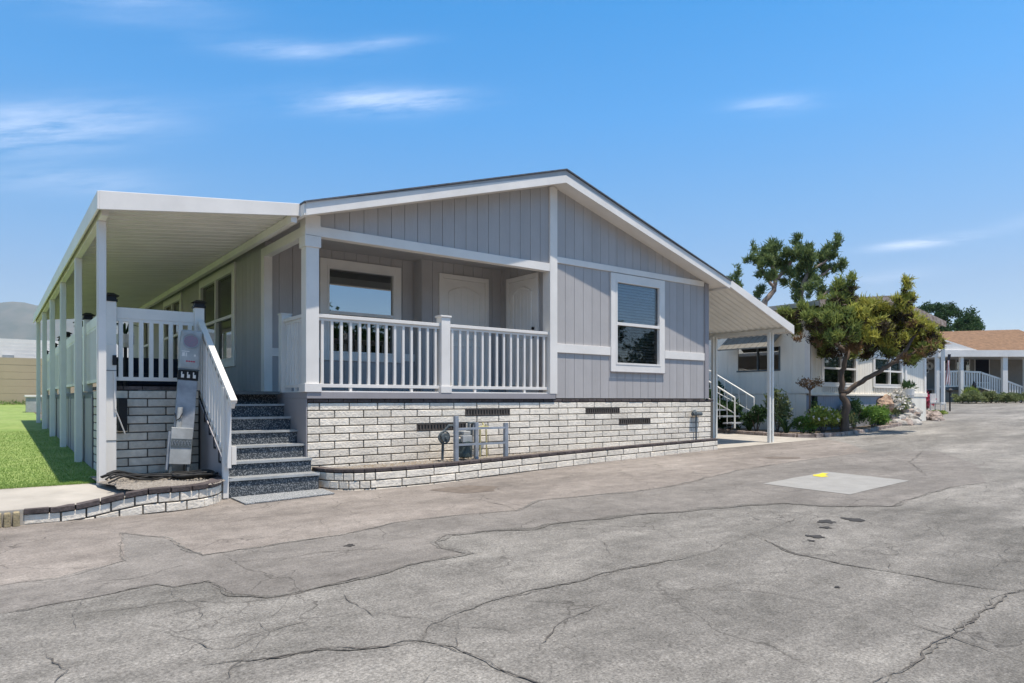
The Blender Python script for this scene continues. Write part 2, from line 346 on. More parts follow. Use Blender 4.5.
def sheet(name, poly, m, lift, zfun=G, **tags):
    tri = tessellate_polygon([[Vector((x, y, 0)) for x, y in poly]])
    b = MB(); b.add([(x, y, zfun(x, y)+lift) for x, y in poly], tri)
    me = bpy.data.meshes.new(name); me.from_pydata(b.v, [], [tuple(f) for f in b.f]); me.update()
    for p in me.polygons:
        if p.normal.z < 0: p.flip()
    me.materials.append(M[m]); o = bpy.data.objects.new(name, me); COL.objects.link(o)
    return tag(o, **tags)

def rough_line(pts, step, amp, seed=0, closed=False):
    r = random.Random(seed); out_ = []
    n = len(pts)
    for i in range(n if closed else n-1):
        a = Vector(pts[i]); b = Vector(pts[(i+1) % n]); d = b-a; L = d.length
        k = max(1, int(L/step)); nn = Vector((-d.y, d.x)).normalized() if L > 0 else Vector((0, 0))
        for j in range(k):
            t = j/k; p = a+d*t
            o_ = mnoise.noise(Vector((p.x*3.1, p.y*3.1, seed*1.7)))*amp*2 + r.uniform(-1, 1)*amp*.45
            out_.append((p.x+nn.x*o_, p.y+nn.y*o_))
    if not closed: out_.append(tuple(pts[-1]))
    return out_

# ------------------------------------------------------------------ ground
xs = [-400, -60, -3, 12, 26, 60, 400]; ys = [-400, -40, -5, 0, 30, 400]
b = MB(); nx = len(xs)
b.add([(x, y, G(x, y)) for y in ys for x in xs], [(j*nx+i, j*nx+i+1, (j+1)*nx+i+1, (j+1)*nx+i) for j in range(len(ys)-1) for i in range(nx-1)])
b.build('street', 'asphalt', kind='structure')

lineA = [(-9, -3.7), (-5, -3.55), (-3.12, -3.61), (-2.88, -3.61), (-2.34, -3.55), (-2.25, -3.68), (-2.04, -3.65), (-2.0, -4.04), (-1.85, -4.23), (-1.71, -4.26), (-1.37, -4.21), (-1.05, -4.16), (-0.79, -4.08), (-0.31, -4.07), (-0.37, -3.79), (-0.33, -3.61), (-0.1, -3.46), (0.23, -3.51), (0.65, -3.68), (0.9, -3.63), (1.86, -3.8), (2.36, -3.95), (2.72, -3.99), (3.65, -4.31), (3.89, -4.7), (4.4, -5.1), (5.23, -5.0), (6.6, -4.93), (7.23, -5.06)]
lineB = [(-9, -3.1), (-5, -3.05), (-3.12, -2.97), (-2.8, -2.99), (-2.4, -2.75), (-2.28, -1.68), (-2.02, -2.11), (-1.91, -2.94), (-1.54, -2.91), (-1.08, -2.91), (-0.82, -2.92), (-0.22, -2.73), (0.35, -2.74), (1.08, -2.93), (1.65, -2.58), (2.97, -2.79), (3.84, -2.77), (5.72, -2.34), (7.67, -2.21), (10.21, -2.19)]
A_ = rough_line(lineA, .12, .022, 1); B_ = rough_line(lineB, .12, .02, 2)
sheet('asphalt_patch', B_ + [(11.5, -2.9), (9.5, -4.2)] + A_[::-1], 'asphalt_patch', .002, kind='structure')
apron = B_ + [(10.2, -2.2), (11.9, -.9), (12.6, .2), (12.2, 1.3), (12.0, 1.7), (8.0, 1.7), (8.0, .05), (-.1, .05), (-9, .05)]
sheet('concrete_apron', apron, 'apron', .0028, kind='structure')
sheet('driveway', [(8.36, -.12), (12.3, -.12), (12.28, .4), (12.1, 1.6), (12.1, 9), (8.36, 9)], 'pad', .009, kind='structure')
slabp = rough_line([(4.77, -3.35), (6.63, -3.23), (6.6, -4.37), (4.8, -4.46)], .1, .008, 5, True)
sheet('utility_slab', slabp, 'slab', .0056, kind='structure')
sheet('paint_mark', [(6.0, -3.36), (6.1, -3.30), (6.25, -3.31), (6.42, -3.27), (6.40, -3.37), (6.2, -3.42), (6.12, -3.52), (5.97, -3.50)], 'yellow', .009, kind='structure')
sheet('drain_stain', rough_line([(1.05, -1.26), (1.35, -1.12), (1.65, -1.2), (1.85, -1.5), (1.62, -1.78), (1.25, -1.7)], .1, .05, 9, True), 'stain', .0052, kind='structure')
sheet('drain_stain', rough_line([(7.5, -1.6), (7.9, -1.55), (8.2, -1.9), (8.0, -2.05), (7.6, -1.8)], .1, .03, 10, True), 'stain', .0052, kind='structure')
for i, (x, y, s) in enumerate([(3.06, -5.1, .06), (2.79, -5.23, .035), (2.37, -5.36, .045), (3.36, -5.2, .06), (2.2, -5.42, .02), (-.9, -3.3, .03), (1.1, -6.2, .015)]):
    poly = [(x+s*(1.1+.35*math.sin(i+3*k*.26)+.2*math.sin(7*k*.26+i))*math.cos(k*.2618)*1.2, y+s*(1.1+.3*math.cos(2*k*.26+i)+.2*math.sin(5*k*.26))*math.sin(k*.2618)*1.3) for k in range(24)]
    sheet('oil_spot', poly, 'oil', .0052, kind='structure')

cr = []
def crack(pts, wd, seed, amp=.02, m='crack'):
    P = rough_line(pts, .045, amp, seed); r = random.Random(seed); b = MB(); vs = []; n = len(P); W = wd
    for i, (x, y) in enumerate(P):
        a = P[max(0, i-1)]; c = P[min(n-1, i+1)]; t = Vector((c[0]-a[0], c[1]-a[1])); t = t.normalized() if t.length else Vector((1, 0)); nn = Vector((-t.y, t.x))
        W = .72*wd*(.25+.9*abs(mnoise.noise(Vector((x*5, y*5, seed))))*2)*min(1, .15+4*min(i, n-1-i)/n)
        for s in (-1, 1):
            q = Vector((x, y))+nn*s*W*.5*(.7+.6*r.random()); vs.append((q.x, q.y, G(q.x, q.y)+.0065))
    b.add(vs, [(2*i, 2*i+2, 2*i+3, 2*i+1) for i in range(n-1)])
    return b
allc = MB()
def addc(pts, wd, seed, amp=.02):
    c = crack(pts, wd, seed, amp); allc.add(c.v, c.f)
addc(lineA[2:], .015, 21, .016); addc(lineB[2:], .009, 22, .016)
addc([(1.08, -2.93), (1.16, -2.64), (1.12, -1.89)], .012, 23)
C = [[(-2.4, -5.05), (-1.82, -5.23), (-1.74, -5.32), (-1.49, -5.39), (-1.42, -5.51), (-1.38, -5.67), (-1.33, -5.8), (-1.3, -6.1), (-1.29, -6.4)],
     [(-1.47, -5.41), (-1.42, -5.35), (-1.33, -5.24), (-1.09, -5.16), (-0.7, -5.1), (-0.17, -5.09), (0.57, -5.11), (0.87, -5.14), (1.37, -5.13)],
     [(2.08, -4.93), (1.69, -5.51), (1.7, -5.89), (1.78, -6.26), (1.8, -6.58), (1.88, -6.81), (1.87, -7.1)],
     [(-.4, -7.05), (-0.14, -7.01), (0.32, -6.99), (0.82, -6.95), (1.34, -6.94), (1.79, -6.91), (2.2, -6.98)],
     [(0.81, -6.49), (0.77, -6.81), (0.69, -7.07), (0.6, -7.5)], [(4.15, -5.16), (4.26, -5.51), (4.49, -5.93), (4.65, -6.4)], [(7.02, -5.13), (6.87, -5.9)],
     [(-2.42, -4.58), (-2.31, -4.88), (-2.23, -4.91), (-1.95, -4.8), (-1.65, -4.7)], [(-2.98, -4.38), (-2.9, -4.74), (-2.95, -4.81), (-2.97, -5.1)],
     [(-1.46, -4.31), (-1.46, -4.41), (-1.49, -4.67), (-1.49, -4.94)], [(-2.38, -5.2), (-2.22, -5.14), (-1.8, -5.21)], [(-2.46, -4.23), (-2.15, -4.19), (-1.68, -4.32)],
     [(0.9, -4.2), (0.81, -4.37), (0.53, -4.81)], [(7.24, -4.35), (9.0, -3.4), (11.51, -2.65)], [(1.3, -5.13), (1.9, -5.0), (2.6, -4.9), (3.4, -4.8)],
     [(.2, -5.6), (.6, -5.9), (.75, -6.4)], [(-2.9, -3.9), (-2.3, -4.0), (-1.9, -4.3)], [(5.2, -5.1), (5.9, -5.7), (7.4, -6.0)], [(-1.1, -5.9), (-.7, -5.6), (-.2, -5.5)],
     [(-.6, -3.6), (-1.2, -3.35), (-1.8, -3.5)], [(-2.9, -3.2), (-2.4, -3.3), (-2.0, -3.1)], [(2.0, -4.95), (2.05, -5.3), (1.9, -5.6)]]
for i, c in enumerate(C): addc(c, .016 if i in (0, 3) else .0095, 40+i, .022)
for i in range(34):      # short secondary cracks branching over the old asphalt
    r_ = random.Random(900+i); x = r_.uniform(-2.8, 6.5); y = r_.uniform(-7.3, -4.3)-.12*max(0, x-2); a_ = r_.uniform(-.5, .7)+(1.57 if r_.random() < .25 else 0); P_ = [(x, y)]
    for k in range(r_.randint(3, 7)): a_ += r_.uniform(-.7, .7); x += .22*math.cos(a_); y += .22*math.sin(a_); P_.append((x, y))
    addc(P_, r_.uniform(.004, .007), 300+i, .025)
for i, P_ in enumerate([[(-2.2, -2.0), (-1.2, -1.7), (-.2, -1.9), (.8, -1.6)], [(2.2, -1.2), (2.9, -1.6), (3.6, -1.5), (4.4, -1.9)], [(-1.0, -1.4), (-.7, -2.2), (-.9, -2.9)], [(4.4, -.7), (5.3, -1.5), (5.7, -2.3)], [(-2.7, -1.3), (-2.1, -1.25), (-1.4, -1.35)], [(1.2, -3.0), (1.5, -3.4), (2.3, -3.6)], [(-1.9, -3.2), (-1.2, -3.5), (-.6, -3.4)], [(6.4, -1.2), (7.4, -1.3), (8.8, -1.6), (10.1, -1.4)]]):
    addc(P_, .007, 400+i, .03)
allc.build('road_crack', 'crack', kind='structure')
crb = MB()
def crumble(pts, wd, seed):
    P = rough_line(pts, .05, .03, seed); r = random.Random(seed); n = len(P); vs = []
    for i, (x, y) in enumerate(P):
        a = P[max(0, i-1)]; c = P[min(n-1, i+1)]; t = Vector((c[0]-a[0], c[1]-a[1])); t = t.normalized() if t.length else Vector((1, 0)); nn = Vector((-t.y, t.x))
        for s_ in (-1, 1):
            W_ = wd*(.15+1.5*max(0, .25+mnoise.noise(Vector((x*2.3, y*2.3, seed+s_*7)))))*min(1, .1+3*min(i, n-1-i)/n)*r.uniform(.6, 1.3)
            q = Vector((x, y))+nn*s_*W_; vs.append((q.x, q.y, G(q.x, q.y)+.0045))
    crb.add(vs, [(2*i, 2*i+2, 2*i+3, 2*i+1) for i in range(n-1)])
crumble(lineA[2:], .045, 71); crumble(lineB[2:], .022, 72)
for i in (0, 1, 2, 3, 13): crumble(C[i], .016, 80+i)
crb.build('crumbled_asphalt', 'crumble', kind='structure')

# concrete pad, lawn and its dark blades
sheet('concrete_pad', [(-14, -.78), (-2.86, -.78), (-2.6, -.8), (-1.95, -.55), (-1.95, .55), (-14, .55)], 'pad', 0, lambda x, y: -.945+.055*y, kind='structure')
b = MB(); b.box(-14, -2.86, -.80, -.775, -1.3, -.989); b.build('pad_edge', 'pad', kind='structure')
sheet('lawn', [(-16, .36), (-2.05, .44), (-2.05, 34), (-16, 34)], 'turf', 0, lambda x, y: lawnz(y), kind='structure')
n = 26000
u = rng.random(n)
gx = -3.6 + 1.5*rng.random(n); gy = .40 + 9*u**1.8; base = np.stack([gx, gy, -.930+.029*gy], 1)
ang = rng.random(n)*6.283; ln = .010+.012*rng.random(n); wd = .0025+.002*rng.random(n)
dx = np.stack([np.cos(ang), np.sin(ang), np.zeros(n)], 1)*wd[:, None]
tip = base+np.stack([rng.normal(0, .007, n), rng.normal(0, .007, n), ln], 1)
V = np.concatenate([base-dx, base+dx, tip]); F = np.stack([np.arange(n), np.arange(n)+n, np.arange(n)+2*n], 1)
fastmesh('turf_grass', V, F, 'turfblade', kind='stuff', label='short bright green turf blades on the side lawn', cat='grass')

# ------------------------------------------------------------------ brick work
def poly_len(P): return sum((Vector(P[i+1])-Vector(P[i])).length for i in range(len(P)-1))
def poly_at(P, s):
    for i in range(len(P)-1):
        a = Vector(P[i]); d = Vector(P[i+1])-a; L = d.length
        if s <= L or i == len(P)-2: return a+d*(s/L), d/L
        s -= L
def smooth_path(P, it=2):
    P = [Vector(p) for p in P]
    for _ in range(it):
        Q = [P[0]]
        for i in range(len(P)-1): Q += [P[i]*.75+P[i+1]*.25, P[i]*.25+P[i+1]*.75]
        Q.append(P[-1]); P = Q
    return [tuple(p) for p in P]
def courses(path, z0f, n, h, L, th, skip=(), lens=None, joint=.014, first=0, seed=0):
    """bricks along a plan path, course 0 on top: returns (bricks, mortar)"""
    r = random.Random(seed); bk = MB(); mo = MB(); T = poly_len(path)
    for c in range(n):
        s = -L*(.1 if (c+first) % 2 else .6) if lens is None else (-.05 if c % 2 else -.12)
        while s < T-1e-3:
            Lc = L if lens is None else lens(s)
            a = max(s, 0); e = min(s+Lc, T); s += Lc
            if e-a < .03: continue
            mid = (a+e)/2; p, t = poly_at(path, mid)
            if any(k == c and mid > x0 and mid < x1 for k, x0, x1 in skip): continue
            nn = Vector((t.y, -t.x)); zc = z0f(mid)-h*(c+.5); o_ = r.uniform(0, .005)
            ctr = Vector((p.x, p.y, zc))+Vector((nn.x, nn.y, 0))*(o_-th/2)
            bk.obox(ctr, Vector((t.x, t.y, (z0f(e)-z0f(a))/max(1e-3, e-a)))*((e-a)/2-joint/2), Vector((nn.x, nn.y, 0))*th/2, Vector((0, 0, h/2-joint/2)))
    st = 0
    while st < T-1e-6:
        e = min(st+.07, T); mid = (st+e)/2; p, t = poly_at(path, mid); nn = Vector((t.y, -t.x))
        zt = z0f(mid)-.004; zb = z0f(mid)-n*h; ctr = Vector((p.x, p.y, (zt+zb)/2))-Vector((nn.x, nn.y, 0))*(th/2+.006)
        mo.obox(ctr, Vector((t.x, t.y, 0))*((e-st)/2+.004), Vector((nn.x, nn.y, 0))*(th/2-.004), Vector((0, 0, (zt-zb)/2))); st = e
    return bk, mo
def subdivide_brick(o, lvl=1):
    pass

# foundation wall under the home front
t = thing('brick_foundation_wall', (4.1, 0, -1.08), 'long cream split-brick skirt wall with dark top course under the grey home front', 'brick wall')
skip = [(1, 2.4, 3.19), (3, 1.59, 2.38), (1, 4.83, 5.62), (3, 5.64, 6.43)]
bk, mo = courses([(0, .0), (8.33, .0)], lambda s: -.035, 11, .1, .405, .09, skip=skip, seed=3)
wall = bk.build('wall', 'brick', t, bevel=.006)
bk2, mo2 = courses([(8.33, 0), (8.33, 5)], lambda s: -.035, 11, .1, .405, .09, seed=4)
bk2.build('side_wall', 'brick', t, bevel=.006)
mo.add(mo2.v, mo2.f); mo.build('mortar', 'mortar', t)
bk, mo = courses([(0, -.004), (8.334, -.004)], lambda s: .018, 1, .052, .2, .12, seed=5, joint=.008)
bk.build('cap_course', 'capbrick', t, bevel=.004)
for (x0, x1, zc) in [(2.39, 3.199, -.185), (1.58, 2.389, -.385), (4.82, 5.629, -.185), (5.63, 6.439, -.385)]:
    vb = MB()
    vb.box(x0, x1, .03, .06, zc-.045, zc+.045)
    k = 16
    for i in range(k+1):
        xx = x0+(x1-x0)*i/k; vb.box(xx-.011, xx+.011, -.004, .031, zc-.043, zc+.043)
    vb.box(x0, x1, -.006, .031, zc+.036, zc+.046); vb.box(x0, x1, -.006, .031, zc-.046, zc-.036)
    vb.build('vent', 'vent', t)

# right-hand planter
PR = smooth_path([(.06, .0), (.05, -.22), (.10, -.48), (.30, -.74), (.65, -.82), (1.2, -.84), (1.78, -.79)], 2) + [(2.92, -.62), (4.84, -.38), (8.30, -.13)]
t = thing('planter_wall', (3.5, -.5, -1.05), 'low cream brick planter edging with dark cap below the long foundation wall', 'planter')
Ls = lambda s: .13 if s < .95 else .405
zt = lambda s: -.885+.0092*s
bk, mo = courses(PR, zt, 3, .098, .405, .11, lens=Ls, seed=6)
bk.build('wall', 'brick', t, bevel=.006); mo.build('mortar', 'mortar', t)
bk, mo = courses(PR, lambda s: zt(s)+.045, 1, .045, .2, .135, lens=lambda s: .13 if s < .95 else .2, seed=7, joint=.008)
bk.build('cap_course', 'capbrick', t, bevel=.004)
sheet('planter_soil', [(x, y+.06) for x, y in PR] + [(8.3, .08), (0, .08)], 'soil', 0, lambda x, y: -.875+.0105*x, kind='structure')
def pebbles(name, n, area, zf, m, s0=.008, s1=.02, **tags):
    vs = []; fs = []
    for i in range(n):
        x, y = area(); s = random.uniform(s0, s1); z = zf(x, y); a = random.random()*6
        c = [(x+s*math.cos(a+k*1.5708)*random.uniform(.7, 1.2), y+s*math.sin(a+k*1.5708)*random.uniform(.6, 1.1), z) for k in range(4)]
        b0 = len(vs); vs += c + [(x, y, z+s*random.uniform(.5, .9))]; fs += [(b0, b0+1, b0+4), (b0+1, b0+2, b0+4), (b0+2, b0+3, b0+4), (b0+3, b0, b0+4)]
    return fastmesh(name, np.array(vs), np.array(fs), m, **tags)
def arR():
    x = random.uniform(.1, 8.2)**1; fy = -.70 if x < 1.78 else (-.70+(x-1.78)*.149 if x < 2.92 else -.53+(x-2.92)*.0925)
    if x < .7: fy = -.40
    return x, random.uniform(fy, .0)
pebbles('dry_groundcover', 5200, arR, lambda x, y: -.877+.0105*x, 'gravel', .008, .022, kind='stuff', label='dry brown leaf litter and grit inside the long planter', cat='ground cover')

# left planter
PL = [(-2.93, -.80), (-2.5, -.83), (-2.17, -.86)] + smooth_path([(-1.95, -.90), (-1.66, -.92), (-1.38, -.82), (-1.16, -.55), (-1.07, -.15), (-1.05, .2)], 2)
t = thing('planter_wall', (-2, -.7, -1.1), 'low curved cream brick planter edging with dark cap left of the front steps', 'planter')
zl = lambda s: -1.035+.115*(lambda q: q*q*(3-2*q))(min(1, max(0, (s-.25)/.85)))
bk, mo = courses(PL, zl, 3, .098, .405, .11, lens=lambda s: (.405 if s < .2 else .2) if s < 1.5 else .16, seed=8)
bk.build('wall', 'brick', t, bevel=.006); mo.build('mortar', 'mortar', t)
capb = MB(); T = poly_len(PL); s = 0; r0 = random.Random(3)
while s < T-.02:
    Lc = .2 if s < 1.5 else .16
    e = min(T, s+Lc); p0, tt = poly_at(PL, (s+e)/2); nn = Vector((tt.y, -tt.x))
    dz = (zl(e)-zl(s))/2
    capb.obox((p0.x-nn.x*.05, p0.y-nn.y*.05, zl((s+e)/2)+.024), Vector((tt.x, tt.y, 0))*((e-s)/2-.005)+Vector((0, 0, dz)), Vector((nn.x, nn.y, 0))*.068, (0, 0, .024)); s = e
capb.build('cap_course', 'capbrick', t, bevel=.005)
sheet('planter_gravel', [(x, y+.07) for x, y in PL if x > -2.1] + [(-1.05, .85), (-2.25, .85), (-2.25, .1), (-2.05, -.6)], 'gravel', 0, lambda x, y: -.885, kind='structure')
def arL():
    while True:
        x, y = random.uniform(-2.15, -1.08), random.uniform(-.8, .78)
        if (x+1.66)**2+(max(0, -y-.1))**2*.55 < .62**2*1.0 or y > -.2: return x, y
pebbles('gravel', 3600, arL, lambda x, y: -.886, 'gravel', .008, .022, kind='stuff', label='grey gravel and grit inside the curved planter', cat='gravel')
b = MB()
for i in range(15):
    x = -3.93+i*.066; b.box(x, x+.052, -.85, -.801, -1.14, -1.0-.004*(i % 2))
b.build('scalloped_edging', 'tan', bevel=.012, loc=(-3.4, -.8, -1.12), label='tan fluted edging block at the far left beside the curved planter', cat='edging')
# wall under the deck
t = thing('brick_deck_wall', (-1.6, .8, -1.0), 'cream brick wall with dark cap under the white railed deck, left of the steps', 'brick wall')
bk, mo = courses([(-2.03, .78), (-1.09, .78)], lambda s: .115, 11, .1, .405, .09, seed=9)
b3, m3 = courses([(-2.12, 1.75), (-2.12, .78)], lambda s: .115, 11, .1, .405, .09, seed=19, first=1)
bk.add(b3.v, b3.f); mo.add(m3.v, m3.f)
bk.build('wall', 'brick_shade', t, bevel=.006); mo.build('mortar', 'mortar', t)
bk, mo = courses([(-2.0, .774), (-1.09, .774)], lambda s: .168, 1, .052, .2, .12, seed=10, joint=.008)
b3, m3 = courses([(-2.125, 1.75), (-2.125, .774)], lambda s: .168, 1, .052, .2, .12, seed=20, joint=.008)
bk.add(b3.v, b3.f)
bk.build('cap_course', 'capbrick', t, bevel=.004)

# ------------------------------------------------------------------ the home
home = thing('manufactured_home', (4.1, 5, -.9), 'grey sided single-storey home with white trim, low gable roof and recessed railed porch', 'house')
W = 8.13; XR = 4.07; YB = 13.5
def roof_top(x): return 3.67-.298*abs(x-XR)
def roof_bot(x): return 3.44-.287*abs(x-XR)
def band_top(x): return 3.56-.278*abs(x-XR)
def boards(axis, pos, a0, a1, zb, zt_, holes=(), step=.203, gap=.007, d=1, breaks=(), th=.013):
    """vertical boards on backing; d = direction into the wall"""
    bd = MB(); bk_ = MB()
    cuts = [a0+i*step for i in range(int((a1-a0)/step)+1)] + [a1] + list(breaks)
    for h in holes: cuts += [h[0], h[1]]
    cuts = sorted(set(round(c, 4) for c in cuts if a0-1e-6 <= c <= a1+1e-6))
    grooves = set(round(a0+i*step, 4) for i in range(int((a1-a0)/step)+1))
    for c0, c1 in zip(cuts[:-1], cuts[1:]):
        if c1-c0 < .004: continue
        mid = (c0+c1)/2
        segs = [(lambda x: zb(x), lambda x: zt_(x))]
        for h in holes:
            if h[0]-1e-4 < mid < h[1]+1e-4:
                segs = [(lambda x: zb(x), (lambda x, h=h: h[2])), ((lambda x, h=h: h[3]), lambda x: zt_(x))]
        g0 = gap/2 if round(c0, 4) in grooves else 0; g1 = gap/2 if round(c1, 4) in grooves else 0
        for lo, hi in segs:
            bd.prism([(c0+g0, lo(c0)), (c1-g1, lo(c1)), (c1-g1, hi(c1)), (c0+g0, hi(c0))], pos, pos+d*th, axis)
            bk_.prism([(c0, lo(c0)), (c1, lo(c1)), (c1, hi(c1)), (c0, hi(c0))], pos+d*th, pos+d*(th+.07), axis)
    return bd, bk_
def cl(v): return lambda x: v
def merge(*bs):
    o = MB()
    for q in bs: o.add(q.v, q.f)
    return o
# window opening rectangles (a0,a1,z0,z1)
WR = (5.52, 6.70, .62, 2.10)
# siding
s1 = boards('y', 0, .165, XR-.0, cl(2.2), lambda x: roof_bot(x)+.03)
s2 = boards('y', 0, XR+.085, W, cl(.03), lambda x: roof_bot(x)+.03, holes=[WR])
merge(*s1).build('gable_siding', 'siding', home)
merge(*s2).build('front_siding', 'siding', home)
WP = (.93, 2.09, .72, 2.06)
s3 = boards('y', 1.65, 0, 2.54, cl(.1), cl(2.33), holes=[WP])
s4 = boards('x', 2.538, 1.415, 1.66, cl(.1), cl(2.33), d=-1, th=.012)
s5 = boards('y', 1.4, 2.46, 4.07, cl(.1), cl(2.33))
merge(s3[0], s3[1]).build('porch_back_siding', 'siding', home)
merge(s4[0], s4[1], s5[0], s5[1]).build('porch_door_siding', 'siding', home)
s6 = boards('x', 4.07, .10, 1.41, cl(.1), cl(2.33))
merge(*s6).build('porch_side_siding', 'siding', home)
WS = [(3.22, 5.35, .66, 2.13), (7.1, 8.7, .66, 2.13), (10.6, 12.0, .66, 2.13)]
s7 = boards('x', 0, 1.74, YB, cl(-.1), cl(2.36), holes=WS)
merge(*s7).build('side_siding', 'siding', home)
b = MB(); b.box(W, W-.08, .09, YB, -.1, 2.45); b.box(0, W, YB-.08, YB, -.9, 2.4); b.build('rear_wall', 'siding', home)
b = MB(); b.box(0, W-.09, 1.85, YB-.1, -.02, .09); b.box(.1, 4.0, 1.73, 1.9, .1, 2.3)
# near-black sheets behind the windows, the unlit rooms put into their colour
rm = MB(); rm.box(.02, 4.0, 1.95, 2.0, .1, 2.3); rm.box(.5, .55, 2.0, YB, .1, 2.3); rm.box(4.2, W-.1, 1.0, 1.05, .1, 2.3)
rm.build('dark_backing', 'dark_room', home)
# floor and rim of porch, ceiling
b = MB(); b.box(.0, 4.09, -.02, 1.72, .045, .10); b.build('porch_floor', 'skirt', home)
b = MB(); b.box(.0, 4.12, -.03, -.022, .02, .098); b.box(-.012, .0, -.03, 1.1, .02, .098); b.build('porch_rim', 'skirt', home)
b = MB(); b.box(.0, 4.07, .09, 1.72, 2.31, 2.34); b.build('porch_ceiling', 'siding', home)
b = MB()
b.box(-.012, .0, .0, 1.12, -1.15, .018)
b.build('skirt_panel', 'skirt', home)
b = MB(); b.box(-.03, -.012, 1.12, YB, -.9, -.1); b.build('side_skirt', 'skirt', home)
# trims
b = MB()
b.box(.17, 4.0, -.03, .10, 2.075, 2.20); b.build('porch_beam', 'white_warm', home, bevel=.004)
b = MB(); b.box(-.03, .08, .17, 1.62, 2.075, 2.20); b.build('porch_beam', 'white_warm', home, bevel=.004)
b = MB(); b.prism([(4.0, .1), (4.155, .1), (4.155, roof_bot(4.155)+.02), (4.07, roof_bot(4.07)+.02), (4.0, roof_bot(4.0)+.02)], -.035, .0, 'y'); b.box(4.0, 4.065, .0, .15, .1, 2.075); b.build('ridge_trim', 'white_warm', home, bevel=.003)
b = MB(); b.box(4.155, 8.0, -.026, 0, 2.235, 2.335); b.box(4.155, WR[0]-.13, -.026, 0, .775, .92); b.box(WR[1]+.13, 8.02, -.026, 0, .775, .92); b.build('band_trim', 'white_warm', home, bevel=.003)
b = MB(); b.box(8.04, 8.135, -.022, 0, .03, 2.3); b.box(8.135, 8.16, -.022, .1, .03, 2.3); b.build('corner_trim', 'skirt', home)
b = MB(); b.box(-.03, .09, 1.6, 1.74, .1, 2.2); b.build('opening_trim', 'white_warm', home, bevel=.003)
b = MB(); b.box(2.2, 2.53, 1.632, 1.65, .64, .76); b.build('back_band_trim', 'white_warm', home); b = MB(); b.box(.09, .82, 1.632, 1.65, .64, .76); b.build('back_band_trim', 'white_warm', home)
b = MB(); b.box(-.033, .172, -.033, .172, 2.078, 2.205); b.box(-.028, .165, -.028, .165, 2.206, 2.335); b.build('corner_block', 'white_warm', home)
# corner post of porch with cap and plinth
b = MB(); b.box(-.02, .15, -.02, .15, .10, 2.075); b.build('porch_post', 'white', home, bevel=.004)
b = MB(); b.box(-.04, .17, -.04, .17, 1.93, 2.073); b.build('post_collar', 'white', home, bevel=.004)
b = MB(); b.box(-.045, .175, -.045, .175, .10, .21); b.build('post_base', 'white', home, bevel=.004)
b = MB(); b.box(1.965, 2.115, -.02, .13, .10, 1.19); b.box(1.95, 2.13, -.035, .145, 1.19, 1.215); b.box(1.95, 2.13, -.035, .145, .10, .2); b.build('porch_newel', 'white', home, bevel=.004)
# railings
def railing(parent, name, p0, p1, z0, z1, n, m='white', bw=.036, top=(.085, .045), spacers=2, zfl=None, endw=0):
    """straight railing p0->p1 (x,y,dz); balusters are sub-parts"""
    a = Vector(p0); e = Vector(p1); d = (e-a); L = Vector((d.x, d.y, 0)).length; t_ = d/ d.length; th = Vector((d.x, d.y, 0)).normalized(); nn = Vector((-th.y, th.x, 0))
    b = MB(); c = (a+e)/2
    b.obox(c+Vector((0, 0, z1-top[1]/2)), d/2, nn*top[0]/2, (0, 0, top[1]/2))
    b.obox(c+Vector((0, 0, z1-top[1]-.018)), d/2, nn*.02, (0, 0, .018))
    lb_ = MB(); lb_.obox(c+Vector((0, 0, z0)), d/2, nn*.022, (0, 0, .022))
    if zfl is not None:
        for k in range(spacers):
            q = a+d*((k+.5+.0)/spacers) if spacers > 1 else c
            lb_.obox(q+Vector((0, 0, (zfl+z0-.02)/2)), th*.018, nn*.018, (0, 0, (z0-.02-zfl)/2))
        lb_.obox(c+Vector((0, 0, zfl+.008)), d/2, nn*.03, (0, 0, .008))
    r_ = b.build(name, m, parent, bevel=.003)
    o_ = lb_.build('bottom_rail', m, parent, bevel=.002); o_.parent = r_
    for k in range(n):
        q = a+d*((k+.5)/n)
        bb = MB(); bb.obox(q+Vector((0, 0, (z0+z1-top[1])/2)), th*bw/2, nn*bw/2, (0, 0, (z1-top[1]-z0-.03)/2))
        bo = bb.build('baluster', m, None, bevel=.002); bo.parent = r_
        off = wloc(r_); bo.data.transform(Matrix.Translation(-off))
    return r_
railing(home, 'porch_railing', (.15, .05, 0), (1.965, .05, 0), .185, 1.10, 14, zfl=.10)
railing(home, 'porch_railing', (2.115, .05, 0), (4.0, .05, 0), .185, 1.10, 14, zfl=.10)
railing(home, 'porch_railing', (.04, .15, 0), (.04, .86, 0), .185, 1.10, 7, zfl=.10, spacers=1)
b = MB(); b.box(-.03, .11, .86, .98, .10, 1.16); b.box(-.04, .12, .85, .99, 1.16, 1.18); b.build('porch_newel', 'white', home, bevel=.004)
